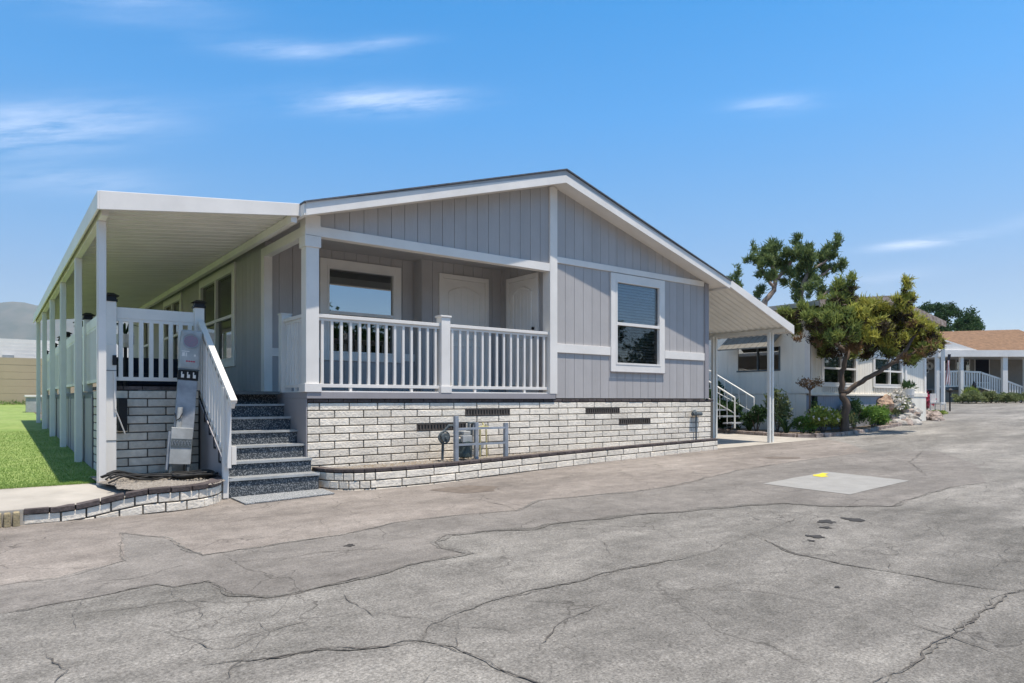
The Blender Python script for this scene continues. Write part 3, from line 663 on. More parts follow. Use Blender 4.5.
# windows
def window(parent, axis, pos, a0, a1, z0, z1, mull=(), casing=.12, d=1, mid=None, blinds=True, gm='glass', lower=None):
    """axis: 'y' wall faces -Y (a=x); 'x' wall faces -X (a=y). pos = face of wall"""
    def bx(mb, aa, ab, n0, n1, za, zb_):
        if axis == 'y': mb.box(aa, ab, pos+n0, pos+n1, za, zb_)
        else: mb.box(pos+n0, pos+n1, aa, ab, za, zb_)
    c = MB(); k = casing
    bx(c, a0-k, a0, -.03, 0, z0-k, z1+k); bx(c, a1, a1+k, -.03, 0, z0-k, z1+k); bx(c, a0, a1, -.03, 0, z1, z1+k); bx(c, a0, a1, -.03, 0, z0-k, z0)
    wobj = c.build('window', 'white_warm', parent, bevel=.003)
    f = MB(); fw = .035; n0, n1 = -.036, .045
    bx(f, a0, a0+fw, n0, n1, z0, z1); bx(f, a1-fw, a1, n0, n1, z0, z1); bx(f, a0+fw, a1-fw, n0, n1, z1-fw, z1); bx(f, a0+fw, a1-fw, n0, n1, z0, z0+fw)
    cells = [a0+fw]+[x for m_ in mull for x in (m_-.03, m_+.03)]+[a1-fw]
    for m_ in mull: bx(f, m_-.03, m_+.03, n0+.001, n1-.001, z0+fw, z1-fw)
    mz = mid if mid else (z0+z1)/2
    for i in range(0, len(cells), 2): bx(f, cells[i], cells[i+1], n0+.004, n1-.004, mz-.025, mz+.025)
    fo = f.build('frame', 'white', parent, bevel=.002); 
    def sub(o):
        o.parent = wobj
    fo.parent = wobj
    for i in range(0, len(cells), 2):
        for q, (za, zb_) in enumerate(((z0+fw, mz-.025), (mz+.025, z1-fw))):
            g = MB(); bx(g, cells[i], cells[i+1], .012 if q else .022, .018 if q else .028, za, zb_)
            go = g.build('pane', (lower if (lower and q == 0) else gm), parent); go.parent = wobj
    if blinds:
        s = MB(); z = z0+fw
        while z < z1-fw:
            if axis == 'y': s.obox(((a0+a1)/2, pos+.075, z+.012), ((a1-a0)/2-fw-.005, 0, 0), (0, .010, .020), (0, -.001, .0006))
            else: s.obox((pos+.075, (a0+a1)/2, z+.012), (0, (a1-a0)/2-fw-.005, 0), (.010, 0, .020), (-.001, 0, .0006))
            z += .052
        bo = s.build('blind', 'blind', parent); bo.parent = wobj
    return wobj
# (children of a part share the home's origin, so geometry is already relative to it)
window(home, 'y', 0, *WR, mid=1.34, lower='glass_mid')
window(home, 'y', 1.65, *WP, mid=1.35, casing=.11, gm='glass_porch', lower='glass_dark', blinds=False)
for i, q in enumerate(WS): window(home, 'x', 0, *q, mull=((q[0]+q[1])/2,), mid=1.38, casing=.11, gm='glass_dark', blinds=(i < 2))
b = MB(); b.box(WR[0]-.13, WR[1]+.13, -.045, -.0305, .49, .50); b.build('sill_drip', 'skirt', home)
# doors
def door(axis, pos, a0, a1, z0, z1, knob_a):
    def bx(mb, aa, ab, n0, n1, za, zb_):
        if axis == 'y': mb.box(aa, ab, pos+n0, pos+n1, za, zb_)
        else: mb.box(pos+n0, pos+n1, aa, ab, za, zb_)
    def P(a, n, z): return (a, pos+n, z) if axis == 'y' else (pos+n, a, z)
    k = .075; m = MB()
    bx(m, a0, a0+k, -.03, 0, z0, z1); bx(m, a1-k, a1, -.03, 0, z0, z1); bx(m, a0+k, a1-k, -.03, 0, z1-k, z1)
    fr = m.build('door_frame', 'white_warm', home, bevel=.003)
    m = MB(); bx(m, a0+k+.004, a1-k-.004, -.014, 0, z0+.01, z1-k-.004); dr = m.build('door', 'white_warm', home)
    c0, c1 = a0+k+.11, a1-k-.11; top = z1-k-.20; mid = z0+.93; arch = []
    for i in range(13):
        u = i/12; arch.append(P(c0+(c1-c0)*u, -.018, top-.02+.10*math.sin(math.pi*u)))
    m = MB(); pth = [P(c0, -.018, mid)]+arch+[P(c1, -.018, mid), P(c0, -.018, mid)]; m.tube(pth, .011, 6)
    m.tube([P(c0, -.018, z0+.16), P(c0, -.018, mid-.12), P(c1, -.018, mid-.12), P(c1, -.018, z0+.16), P(c0, -.018, z0+.16)], .011, 6)
    for i in range(1, 5):
        aa = c0+(c1-c0)*i/5; m.cyl(P(aa, -.0145, z0+.18), P(aa, -.0145, mid-.14), .004, 5); m.cyl(P(aa, -.0145, mid+.02), P(aa, -.0145, top-.02+.08*math.sin(math.pi*i/5)), .004, 5)
    o = m.build('panel_moulding', 'white_warm', home); o.parent = dr
    m = MB(); kc = P(knob_a, -.06, z0+.95); m.lathe([(.0, -.03), (.02, -.026), (.03, -.01), (.03, .01), (.02, .026), (.0, .03)], kc, 10); m.cyl(P(knob_a, -.014, z0+.95), P(knob_a, -.05, z0+.95), .012, 8)
    o = m.build('handle', 'black', home); o.parent = dr; m = MB()
    m.cyl(P(knob_a, -.014, z0+1.1), P(knob_a, -.04, z0+1.1), .026, 12)
    o = m.build('deadbolt', 'black', home); o.parent = dr
door('y', 1.4, 2.78, 3.79, .1, 2.12, 2.92)
door('x', 4.07, .33, 1.20, .1, 2.12, .46)
# roof: slab, shingles, fascia, drip edge
Y0, Y1 = -.33, YB+.3; XL, XRt = -.14, 8.40
def strip(lo, hi, x0, x1, y0, y1):
    return MB().prism([(x0, lo(x0)), (XR, lo(XR)), (XR, hi(XR)), (x0, hi(x0))], y0, y1, 'y').prism([(XR, lo(XR)), (x1, lo(x1)), (x1, hi(x1)), (XR, hi(XR))], y0, y1, 'y')
roof = strip(lambda x: roof_bot(x)+.03, lambda x: roof_top(x)-.035, XL+.03, XRt-.03, Y0+.03, Y1).build('roof', 'white_warm', home)
b = strip(lambda x: roof_top(x)-.031, lambda x: roof_top(x)-.012, XL-.03, XRt+.03, Y0-.035, Y1+.02)
o = b.build('shingles', 'shingle', home); o.parent = roof
o = strip(lambda x: roof_bot(x), lambda x: band_top(x), XL, XRt, Y0-.012, Y0+.024).build('fascia', 'fascia', home); o.parent = roof
o = strip(lambda x: band_top(x)+.001, lambda x: roof_top(x)-.036, XL, XRt, Y0-.006, Y0+.022).build('drip_edge', 'drip', home); o.parent = roof
for xe in (XL, XRt):
    b = MB(); b.box(xe-.02, xe+.02, Y0, Y1, roof_bot(xe), roof_top(xe)-.04); o = b.build('eave_fascia', 'fascia', home); o.parent = roof

# ------------------------------------------------------------------ left patio cover
pc = thing('patio_cover', (-1.3, 6, -.9), 'long white aluminium patio cover with slim posts along the left side of the home', 'patio cover')
YP = 12.9; XO = -2.27; XI = -.165
def pz(x): return 2.345-(XI-x)*(.235/2.105)     # top of roof sheet
b = MB(); b.prism([(XO, pz(XO)-.06), (XI, pz(XI)-.06), (XI, pz(XI)-.045), (XO, pz(XO)-.045)], -.16, YP, 'y')
y = -.1
while y < YP:
    for dy, hgt in ((0, .022), (.075, .008), (.15, .008)):
        b.prism([(XO, pz(XO)-.06-hgt), (XI, pz(XI)-.06-hgt), (XI, pz(XI)-.0605), (XO, pz(XO)-.0605)], y+dy, y+dy+.014, 'y')
    y += .225
b.build('roof_panel', 'alum', pc)
b = MB(); b.prism([(XO, pz(XO)-.14), (XI+.02, pz(XI)-.095), (XI+.02, pz(XI)+.055), (XO, pz(XO)+.055)], -.20, -.17, 'y'); b.build('front_fascia', 'fascia', pc, bevel=.004)
b = MB(); b.box(XO-.02, XO+.0, -.20, YP, pz(XO)-.14, pz(XO)+.05); b.build('gutter', 'fascia', pc, bevel=.004)
b = MB(); b.box(-2.235, -2.17, -.05, YP, pz(-2.2)-.17, pz(-2.2)-.075); b.build('beam', 'white', pc)
b = MB(); b.box(-.26, -.19, -.168, YP, 2.165, 2.262); b.build('ledger', 'white_warm', pc)
pys = [.25, 2.7, 5.15, 7.6, 10.0, 12.4]
for i, y in enumerate(pys):
    zb = lawnz(y) if y > 1 else -.93
    m = MB(); m.box(-2.235, -2.16, y-.04, y+.04, zb-.02, pz(-2.2)-.172); m.box(-2.246, -2.235, y-.02, y+.02, zb, pz(-2.2)-.172); m.build('post', 'white', pc, bevel=.004)

# deck with rails
dk = thing('side_deck', (-1.1, 6, -.9), 'raised side deck with white picket railing and black solar post caps', 'deck')
b = MB(); b.box(-2.08, -.06, .84, 12.6, .075, .115); b.build('deck_floor', 'grey_dark', dk)
railing(dk, 'deck_railing', (-2.0, .80, 0), (-1.14, .80, 0), .25, 1.09, 8, bw=.045, top=(.05, .13))
railing(dk, 'deck_railing', (-2.05, .86, 0), (-2.05, 12.4, 0), .25, 1.09, 92, bw=.045, top=(.05, .13))
cy = [.80, 3.1, 4.3, 6.5, 7.5, 9.6, 12.4]
def deckpost(x, y, zlow=.12, w=.055):
    m = MB(); m.box(x-w, x+w, y-w, y+w, zlow, 1.15); po = m.build('post', 'white', dk, bevel=.004)
    m = MB(); m.box(x-w-.012, x+w+.012, y-w-.012, y+w+.012, 1.15, 1.175); m.box(x-w, x+w, y-w, y+w, 1.175, 1.215)
    m.add([(x-.085, y-.085, 1.215), (x+.085, y-.085, 1.215), (x+.085, y+.085, 1.215), (x-.085, y+.085, 1.215), (x-.03, y-.03, 1.25), (x+.03, y-.03, 1.25), (x+.03, y+.03, 1.25), (x-.03, y+.03, 1.25)],
          [(0, 3, 2, 1), (4, 5, 6, 7), (0, 1, 5, 4), (1, 2, 6, 5), (2, 3, 7, 6), (3, 0, 4, 7)])
    c = m.build('solar_cap', 'black', dk); c.parent = po
for y in cy: deckpost(-2.05, y)
deckpost(-1.09, .80)
b = MB()
for i in range(11):
    y0 = 1.78+i*.98; b.box(-2.13, -2.11, y0, y0+.965, -1.0, .02)
    b.box(-2.14, -2.13, y0-.02, y0+.04, -1.0, .05)
b.build('skirt_panel', 'skirt', dk)
b = MB(); b.box(-2.13, -2.08, 1.78, 12.5, .02, .075); b.build('rim_joist', 'grey_dark', dk)

# ------------------------------------------------------------------ front steps
st = thing('front_steps', (-.5, .3, -1.06), 'dark speckled carpet steps climbing to the home between white rail and grey skirt', 'steps')
rise = .1655; yf = [-.43+.247*i for i in range(7)]
for i in range(7):
    zt_ = -.885+rise*i
    if i == 0: zt_ = -.885
    x0, x1 = (-1.05 if i == 0 else -1.02), -.018-.0*i
    yb = 1.75 if i == 6 else yf[i]+.30
    m = MB(); m.box(x0, x1, yf[i], yb, (zt_-rise if i else -1.1), zt_-.012)
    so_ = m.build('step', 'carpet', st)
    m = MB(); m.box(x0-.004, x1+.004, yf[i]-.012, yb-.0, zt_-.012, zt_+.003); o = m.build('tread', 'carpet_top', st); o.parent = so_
    m = MB(); m.box(x0-.006, x1+.006, yf[i]-.018, yf[i]-.0125, zt_-.022, zt_+.006); o = m.build('nosing', 'steel_light', st); o.parent = so_
b = MB(); b.box(-1.075, -1.055, -.3, .76, -1.1, -.83)
b.prism([(-.30, -.98), (-.30, -.72), (1.05, .10), (1.05, -1.1), (-.2, -1.1)], -1.072, -1.058, 'x'); b.build('stringer', 'skirt', st)
# handrail of the steps
hr = MB()
a = Vector((-1.08, .74, .975)); e = Vector((-1.08, -.72, -.02)); d = e-a
hr.obox((a+e)/2, d/2, (.035, 0, 0), Vector((0, d.z, -d.y)).normalized()*.022)
hr.obox((a+e)/2+Vector((0, 0, -.06)), d/2*.97, (.02, 0, 0), Vector((0, d.z, -d.y)).normalized()*.035)
hr.obox((a+e)/2+Vector((0, .08, -.80)), d/2*.82, (.02, 0, 0), Vector((0, d.z, -d.y)).normalized()*.03)
hro = hr.build('handrail', 'white', st, bevel=.004)
for k in range(11):
    u = (k+.6)/12.2; q = a+d*u
    m = MB(); m.box(q.x-.02, q.x+.02, q.y-.02, q.y+.02, q.z-.86, q.z-.05); o = m.build('baluster', 'white', st); o.parent = hro
m = MB(); m.box(-1.125, -1.065, -.47, -.41, -1.09, .14); m.build('newel', 'white', st, bevel=.004)
m = MB(); m.box(-1.035, -.985, -.475, -.425, -.72, -.52); m.build('rail_bracket', 'white', st)
for k in range(4):
    y_ = .55-.22*k; z_ = -.23-.15*k
    m = MB(); m.box(-1.082, -1.0755, y_-.005, y_+.015, z_-.02, z_+.10); m.box(-1.082, -1.0755, y_-.07, y_+.015, z_-.04, z_-.015); m.build('angle_bracket', 'black', st)
m = MB(); m.add([(-1.0, -.64, 0), (-.99, -1.03, 0), (-.03, -.80, 0), (-.02, -.44, 0)], [(0, 1, 2, 3)])
mt = MB(); c4 = [(-1.04, -.46), (-1.03, -.96), (-.0, -.86), (.02, -.46)]
zz = [G(x, y)+.008 for x, y in c4]
mt.add([(x, y, z) for (x, y), z in zip(c4, zz)] + [(x, y, z+.012) for (x, y), z in zip(c4, zz)], [(0, 3, 2, 1), (4, 5, 6, 7), (0, 1, 5, 4), (1, 2, 6, 5), (2, 3, 7, 6), (3, 0, 4, 7)])
mt.build('door_mat', 'carpet_top', loc=(-.5, -.7, -1.08), label='thin grey outdoor mat on the ground at the foot of the steps', cat='mat')

# ------------------------------------------------------------------ utilities near the steps
LE = R(4.2)
pd = thing('utility_pedestal', (-1.365, .50, -.88), 'tall leaning grey electrical pedestal with round sticker, beside the front steps', 'electrical pedestal')
pd.rotation_euler = (R(-1), LE, R(-8)); pd.scale = (.85, 1, 1)
def lb(mb, x0, x1, y0, y1, z0, z1): return mb.box(x0, x1, y0, y1, z0, z1)
m = MB(); lb(m, -.125, .125, -.06, .06, .45, 1.12); m.build('body', 'steel', pd, local=True, bevel=.006)
m = MB(); lb(m, -.135, .135, -.085, .06, 1.24, 1.72); m.build('upper_cabinet', 'steel_light', pd, local=True, bevel=.03)
m = MB(); lb(m, -.13, .13, -.07, .06, 1.12, 1.235)
so2 = m.build('socket_panel', 'black', pd, local=True, bevel=.004)
for k in range(3):
    m = MB(); xx = -.075+.075*k; lb(m, xx-.016, xx+.02, -.088, -.07, 1.145, 1.185); lb(m, xx-.018, xx-.004, -.088, -.07, 1.185, 1.215)
    o = m.build('breaker', 'white', None, local=True); o.parent = so2
m = MB(); lb(m, -.137, .137, -.088, -.06, 1.236, 1.25); m.build('hood_lip', 'grey_dark', pd, local=True)
m = MB()
ring = [(.0+.105*math.cos(a_*.3), -.089, 1.585+.085*math.sin(a_*.3)) for a_ in range(22)]; m.tube(ring, .006, 5, False); m.build('meter_ring', 'steel', pd, local=True)
m = MB(); vs = [(.0+.09*math.cos(a_*.314159), -.088, 1.585+.07*math.sin(a_*.314159)) for a_ in range(20)]; m.add(vs+[(x, -.0855, z) for x, _, z in vs], [tuple(range(20))]+[(i, (i+1) % 20, (i+1) % 20+20, i+20) for i in range(20)]); m.build('round_sticker', 'pinkgrey', pd, local=True)
m = MB(); lb(m, -.11, -.01, -.0875, -.085, 1.455, 1.465); lb(m, -.10, -.065, -.0875, -.085, 1.40, 1.445); lb(m, -.055, -.04, -.0875, -.085, 1.40, 1.445); lb(m, .05, .075, -.0875, -.085, 1.405, 1.43); m.build('white_label', 'white', pd, local=True)
m = MB()
for k in range(4): lb(m, -.045+.03*k, -.022+.03*k, -.0875, -.085, 1.335, 1.352)
m.build('red_label', 'red', pd, local=True)
m = MB(); lb(m, -.16, .11, -.16, .06, .12, .55); m.build('lower_cabinet', 'steel_light', pd, local=True, bevel=.006)
m = MB(); lb(m, -.155, .105, -.166, -.16, .32, .42); m.build('label_strip', 'grey_dark', pd, local=True)
m = MB()
for k in range(6):
    m.tube([(-.14+.04*k, -.168, .34), (-.13+.04*k, -.17, .39), (-.115+.04*k, -.168, .40), (-.11+.04*k, -.168, .36)], .004, 5)
m.build('label_strip_marks', 'steel', pd, local=True)
m = MB(); lb(m, -.19, -.16, -.10, .06, .05, .50); m.build('side_plate', 'steel', pd, local=True)
m = MB(); m.cyl((-.075, -.11, .55), (-.072, -.10, .79), .034, 14); m.build('conduit', 'steel_light', pd, local=True)
m = MB(); m.tube([(-.04, -.145, .72), (-.07, -.15, .66), (-.11, -.12, .63), (-.13, -.05, .72)], .006, 6); m.build('strap', 'black', pd, local=True)
m = MB(); lb(m, -.15, -.12, -.15, .05, -.02, .12); lb(m, .07, .10, -.15, .05, -.02, .12); m.build('foot', 'grey_dark', pd, local=True)

m = MB()
cb = thing('electrical_cabinet', (-2.12, .42, -.93), 'tall narrow white electrical cabinet strapped beside the first patio cover post', 'electrical cabinet')
m.box(-2.17, -2.045, .36, .48, -.93, .62); m.build('body', 'white', cb, bevel=.006)
m = MB(); m.box(-2.171, -2.044, .355, .36, -.455, -.448); m.box(-2.171, -2.044, .355, .36, .325, .332); m.build('seam', 'grey_dark', cb)
m = MB(); m.box(-2.085, -2.045, .345, .36, .39, .50); m.build('outlet', 'black', cb, bevel=.003)
m = MB(); m.tube([(-2.07, .35, .32), (-2.06, .34, -.1), (-2.0, .40, -.25), (-1.95, .45, -.38)], .007, 6); m.build('cord', 'white', cb)
m = MB(); m.box(-1.99, -1.90, .62, .77, -.36, .02); m.build('junction_box', 'black', loc=(-1.95, .7, -.36), bevel=.006, label='small black box hung on the deck brick wall near its left end', cat='junction box')
# cables coiled on the gravel
for k, (r_, zc, sd_) in enumerate([(.0, .0, 1)]):
    m = MB(); rr = random.Random(5)
    for j in range(9):
        pts = []
        for i in range(26):
            u = i/25; x = -2.2+1.05*u+.03*math.sin(9*u+j); y = -.18+.30*math.sin(u*3.1+.25*j)*.55+.05*j-.12+.04*math.sin(14*u+2*j)
            z = -.865+.012*(j % 3)+.018*abs(math.sin(7*u+j*1.3))+(.05*math.exp(-((u-.12)/.1)**2))
            pts.append((x, y, z))
        m.tube(pts, .011, 6)
    for j in range(4):
        pts = []
        for i in range(30):
            t_ = i/29*6.283*1.2; pts.append((-1.35+(.16+.02*j)*math.cos(t_), -.1+(.2+.03*j)*math.sin(t_), -.86+.012*j+.01*math.sin(3*t_)))
        m.tube(pts, .011, 6)
    m.build('cable_coil', 'rubber', loc=(-1.7, 0, -.88), smooth=True, label='loose black power cables coiled on gravel in the curved planter', cat='cable')

# gas meter and guard rail
gm = thing('gas_meter', (2.25, -.22, -.85), 'dark gas meter with pipes and round regulator behind grey guard rail', 'gas meter')
m = MB(); m.lathe([(.07, -.02), (.10, .0), (.105, .05), (.095, .14), (.10, .16), (.10, .21), (.08, .24), (.05, .25)], (2.18, -.28, -.80), 16); m.build('meter_body', 'meter_green', gm, smooth=False)
m = MB(); m.box(2.10, 2.26, -.37, -.30, -.60, -.50); m.box(2.12, 2.24, -.36, -.2, -.50, -.44); m.build('index_box', 'steel_light', gm, bevel=.01)
m = MB(); m.tube([(2.08, -.26, -.55), (2.08, -.26, -.36), (1.95, -.24, -.36), (1.88, -.2, -.45), (1.88, -.18, -.84)], .02, 8); m.tube([(2.27, -.26, -.55), (2.27, -.26, -.33), (2.4, -.2, -.33), (2.42, -.12, -.36), (2.42, -.1, -.84)], .02, 8)
m.box(2.05, 2.11, -.29, -.23, -.50, -.45); m.box(2.24, 2.30, -.29, -.23, -.48, -.43); m.build('pipework', 'grey_dark', gm)
m = MB(); m.tube([(2.58, -.1, -.86), (2.58, -.1, -.42), (2.66, -.08, -.38), (2.66, -.05, -.34)], .014, 8); m.tube([(2.50, -.12, -.40), (2.74, -.08, -.40)], .012, 6); m.tube([(2.70, -.1, -.86), (2.70, -.08, -.36)], .012, 6); m.build('yellow_pipe', 'yellowpipe', gm)
m = MB(); m.cyl((1.83, -.36, -.52), (1.83, -.24, -.52), .062, 18); m.cyl((1.83, -.40, -.52), (1.83, -.36, -.52), .025, 12)
rg_ = [(1.83+.085*math.cos(a_*.35), -.31, -.52+.085*math.sin(a_*.35)) for a_ in range(19)]; m.tube(rg_, .012, 6, False); m.cyl((1.83, -.3, -.52), (1.90, -.24, -.52), .018, 8); m.build('regulator', 'grey_dark', gm)
gr = thing('guard_rail', (2.35, -.47, -.86), 'grey square steel guard rail standing in planter before the gas meter', 'guard rail')
for (x, zt_, y) in ((1.92, -.22, -.47), (2.37, -.32, -.30), (2.79, -.33, -.45)):
    m = MB(); m.box(x-.028, x+.028, y-.028, y+.028, -.88, zt_); m.build('post', 'steel', gr, bevel=.004)
for z in (-.40, -.62):
    m = MB(); m.box(1.95, 2.76, -.475, -.445, z-.014, z+.014); m.build('rail', 'steel', gr)
wp = thing('standpipe', (7.72, -.05, -.82), 'short rusty dark water standpipe against the far end of brick wall', 'standpipe')
m = MB(); m.cyl((7.72, -.05, -.84), (7.72, -.05, -.30), .016, 8); m.cyl((7.6, -.06, -.81), (7.82, -.06, -.81), .03, 10); m.build('pipe', 'grey_dark', wp)
m = MB(); m.cyl((7.60, -.06, -.27), (7.86, -.06, -.27), .038, 12); m.lathe([(.02, -.03), (.045, 0), (.02, .05)], (7.66, -.06, -.24), 10); m.build('valve', 'grey_dark', wp)

# deck furniture
sf = thing('patio_sofa', (-1.4, 2.6, .115), 'dark navy outdoor sofa on the deck behind the picket railing', 'sofa')
m = MB(); m.box(-1.75, -.75, 2.35, 2.9, .20, .38); m.build('seat', 'navy', sf, bevel=.03)
m = MB(); m.box(-1.75, -.75, 2.9, 3.05, .20, .62); m.build('backrest', 'navy', sf, bevel=.03)
for x in (-1.8, -.78):
    m = MB(); m.box(x, x+.08, 2.35, 3.0, .12, .5); m.build('armrest', 'black', sf, bevel=.01)
def stand_plant():
    pl = thing('plant_stand', (-1.82, 1.35, .115), 'dark metal stand with a small spiky plant on the deck corner', 'plant stand')
    m = MB(); m.cyl((-1.82, 1.35, .115), (-1.82, 1.35, .85), .02, 8); m.lathe([(.14, 0), (.14, .02), (.03, .05)], (-1.82, 1.35, .115), 14); m.build('stand', 'black', pl)
    m = MB(); m.lathe([(.07, 0), (.10, .05), (.10, .16), (.08, .16)], (-1.82, 1.35, .66), 14); m.build('pot', 'white', pl)
    m = MB()
    for k in range(14):
        a_ = k*.9; r_ = .10+.05*(k % 3); m.tube([(-1.82, 1.35, .82), (-1.82+r_*.5*math.cos(a_), 1.35+r_*.5*math.sin(a_), .95), (-1.82+r_*math.cos(a_), 1.35+r_*math.sin(a_), .93)], [.012, .009, .002], 4)
    m.build('leaves', 'darkleaf', pl)
stand_plant()

# ------------------------------------------------------------------ right awning
aw = thing('carport_awning', (9.5, 2, -.9), 'white corrugated aluminium carport awning sloping from the right eave, scalloped edge', 'awning')
XA, XB = 8.42, 10.70
def az(x): return 2.33-.325*(x-XA)
n = 240; vs = []; fs = []
for i in range(n+1):
    y = -.30+i*(9.3/n); dz = .014*math.cos(2*math.pi*y/.155)
    for x in (XA, XB): vs.append((x, y, az(x)-.05+dz))
    for x in (XB, XA): vs.append((x, y, az(x)-.045+dz))
for i in range(n):
    for k in range(4): fs.append((4*i+k, 4*i+(k+1) % 4, 4*i+4+(k+1) % 4, 4*i+4+k))
MB().add(vs, fs).build('roof_panel', 'alum', aw)
b = MB(); b.prism([(XA-.02, az(XA)-.10), (XB+.03, az(XB)-.16), (XB+.03, az(XB)+.03), (XA-.02, az(XA)+.045)], -.345, -.31, 'y'); b.build('front_fascia', 'fascia', aw, bevel=.003)
vs = []; fs = []; n = 200
for i in range(n+1):
    y = -.30+i*(9.3/n); dz = .022*abs(math.sin(math.pi*y/.155))
    vs += [(XB+.0, y, az(XB)-.03), (XB+.0, y, az(XB)-.145+dz), (XB+.012, y, az(XB)-.03), (XB+.012, y, az(XB)-.145+dz)]
for i in range(n):
    a_ = 4*i; fs += [(a_, a_+1, a_+5, a_+4), (a_+2, a_+6, a_+7, a_+3), (a_+1, a_+3, a_+7, a_+5)]
MB().add(vs, fs).build('scalloped_edge', 'fascia', aw)
b = MB(); b.box(XB-.16, XB-.10, -.25, 9, az(XB-.13)-.15, az(XB-.13)-.075); b.build('beam', 'alum', aw)
for (x, y) in ((10.50, .08), (10.50, 1.55), (10.5, 4.2)):
    m = MB(); m.box(x-.085, x-.03, y-.03, y+.03, G(x, y), az(x)-.16); m.box(x+.03, x+.085, y-.03, y+.03, G(x, y), az(x)-.16)
    for q_ in range(12): m.box(x-.03, x+.03, y-.006, y+.006, G(x, y)+.1+.19*q_, G(x, y)+.112+.19*q_)
    m.build('post', 'alum', aw, bevel=.003)

# neighbour's entry stair
ns = thing('side_stairs', (12.4, 2.6, -.75), 'open white metal stair with slim handrails between the two homes', 'stairs')
for x in (11.9, 12.75):
    m = MB(); zt0, zt1 = .80, .06; g0 = -.72
    m.tube([(x, 3.7, zt0+.12), (x, 3.3, zt0), (x, 1.95, zt1), (x, 1.95, g0)], .022, 8)
    m.tube([(x, 3.4, zt0-.45), (x, 1.95, zt1-.40)], .016, 6); m.cyl((x, 3.3, zt0), (x, 3.3, -.7), .022, 8); m.cyl((x, 3.7, zt0+.12), (x, 5.0, zt0+.12), .02, 8)
    for k in range(5):
        u = (k+1)/6; m.cyl((x, 3.3-1.35*u, zt0+(zt1-zt0)*u), (x, 3.3-1.35*u, zt0+(zt1-zt0)*u-.8), .010, 6)
    m.build('handrail', 'alum', ns)
for k in range(5):
    m = MB(); m.box(11.92, 12.73, 2.05+.27*k, 2.32+.27*k, -.62+.17*k, -.585+.17*k); m.build('tread', 'steel', ns)
m = MB(); m.box(11.9, 12.75, 3.4, 5.0, .22, .26); m.build('landing', 'steel', ns)

# ------------------------------------------------------------------ neighbour home
nb = thing('neighbour_home', (17.3, 6, -.7), 'cream sided home with blue-grey skirt behind the twisted tree', 'house')
NX0, NX1, NY = 13.8, 20.9, 1.0
def ntop(x): return 2.98-.12*abs(x-17.35)
NWs = [(14.45, 16.25, .44, 1.24), (17.35, 19.15, .44, 1.24)]
q = boards('y', NY, NX0, NX1, cl(.17), lambda x: ntop(x)-.1, holes=NWs, step=.15, breaks=(17.35,))
merge(*q).build('front_wall', 'cream', nb)
q = boards('x', NX0, NY+.09, 11, cl(.17), cl(2.42), holes=[(1.86, 3.15, .82, 1.45)], step=.4)
merge(*q).build('side_wall', 'cream', nb)
b = MB(); b.box(NX1-.1, NX1, NY+.09, 11, .17, 2.4); b.box(NX0, NX1, 10.9, 11, -.8, 2.4); b.build('rear_wall', 'cream', nb)
q = boards('y', NY+.02, NX0+.02, NX1-.02, cl(-1), cl(.12), step=.12)
merge(*q).build('skirt', 'bluegrey', nb)
q = boards('x', NX0+.02, NY+.1, 11, cl(-1), cl(.16), step=.3); merge(*q).build('skirt', 'cream', nb)
b = MB(); b.box(NX0, NX1, NY-.05, NY+.03, .12, .17); b.box(NX1-1.5, NX1+.02, NY-.06, NY-.0, .10, .22); b.build('ledge', 'cream', nb, bevel=.004)
b = MB(); b.box(NX0-.02, NX0+.10, NY-.03, NY, .17, 2.4); b.box(NX0-.03, NX0-.0, NY-.03, NY+.12, .17, 2.4); b.build('corner_trim', 'white_warm', nb)
b = MB(); b.box(NX1-.12, NX1+.02, NY-.03, NY, .17, 2.4); b.build('corner_trim', 'white_warm', nb)
b = MB(); b.box(19.38, 19.5, NY-.03, NY, .22, 2.4); b.build('corner_trim', 'white_warm', nb)
b = MB(); b.box(NX0+.12, NX0+.24, NY-.08, NY-.0, -.9, .10); b.build('downspout', 'navy', nb)
b = MB(); b.box(19.45, 20.85, NY-.045, NY-.003, -.9, .09); b.build('pier_panel', 'cream', nb)
for q in NWs:
    wv = window(nb, 'y', NY, *q, casing=.07, mid=.86, mull=((q[0]*.45+q[1]*.55),), gm='glass', lower='glass_dark', blinds=False)
    m = MB()
    for k in range(18): m.box(q[0]+k*.1, q[0]+k*.1+.02, NY-.03, NY-.005, .21, .36)
    m.box(q[0]-.02, q[1]+.02, NY-.035, NY-.004, .36, .385); o = m.build('lattice', 'white', nb)
    m = MB(); m.box(q[0]+.03, q[1]-.03, NY+.09, NY+.1, q[2], q[3]); m.build('curtain', 'blind', nb)
m = MB(); m.box(NX0-.02, NX0+.05, 1.83, 3.18, .79, .83); m.box(NX0-.02, NX0+.05, 1.83, 1.87, .83, 1.45); m.box(NX0-.02, NX0+.05, 2.5, 2.53, .83, 1.45); wv = m.build('window', 'grey_dark', nb); m = MB(); m.box(NX0+.02, NX0+.03, 1.87, 3.15, .83, 1.45); o = m.build('pane', 'glass_dark', nb); o.parent = wv
m = MB(); m.prism([(NX0-.0, 1.86), (NX0-.62, 1.42), (NX0-.62, 1.385), (NX0-.0, 1.82)], 1.75, 3.4, 'y')
for k in range(9): m.prism([(NX0, 1.872), (NX0-.62, 1.432), (NX0-.62, 1.42), (NX0, 1.86)], 1.78+.19*k, 1.80+.19*k, 'y')
m.build('window_hood', 'olivegrey', nb)
m = MB(); m.box(NX0+.5, NX0+.55, 1.1, 11, .2, 2.3); m.box(NX0+.1, NX1-.1, 1.6, 1.65, .2, 2.3); m.build('dark_backing', 'dark_room', nb)  # near-black sheets, the dark inside painted as their colour
m = MB(); x0, x1 = NX0-.35, NX1+.35
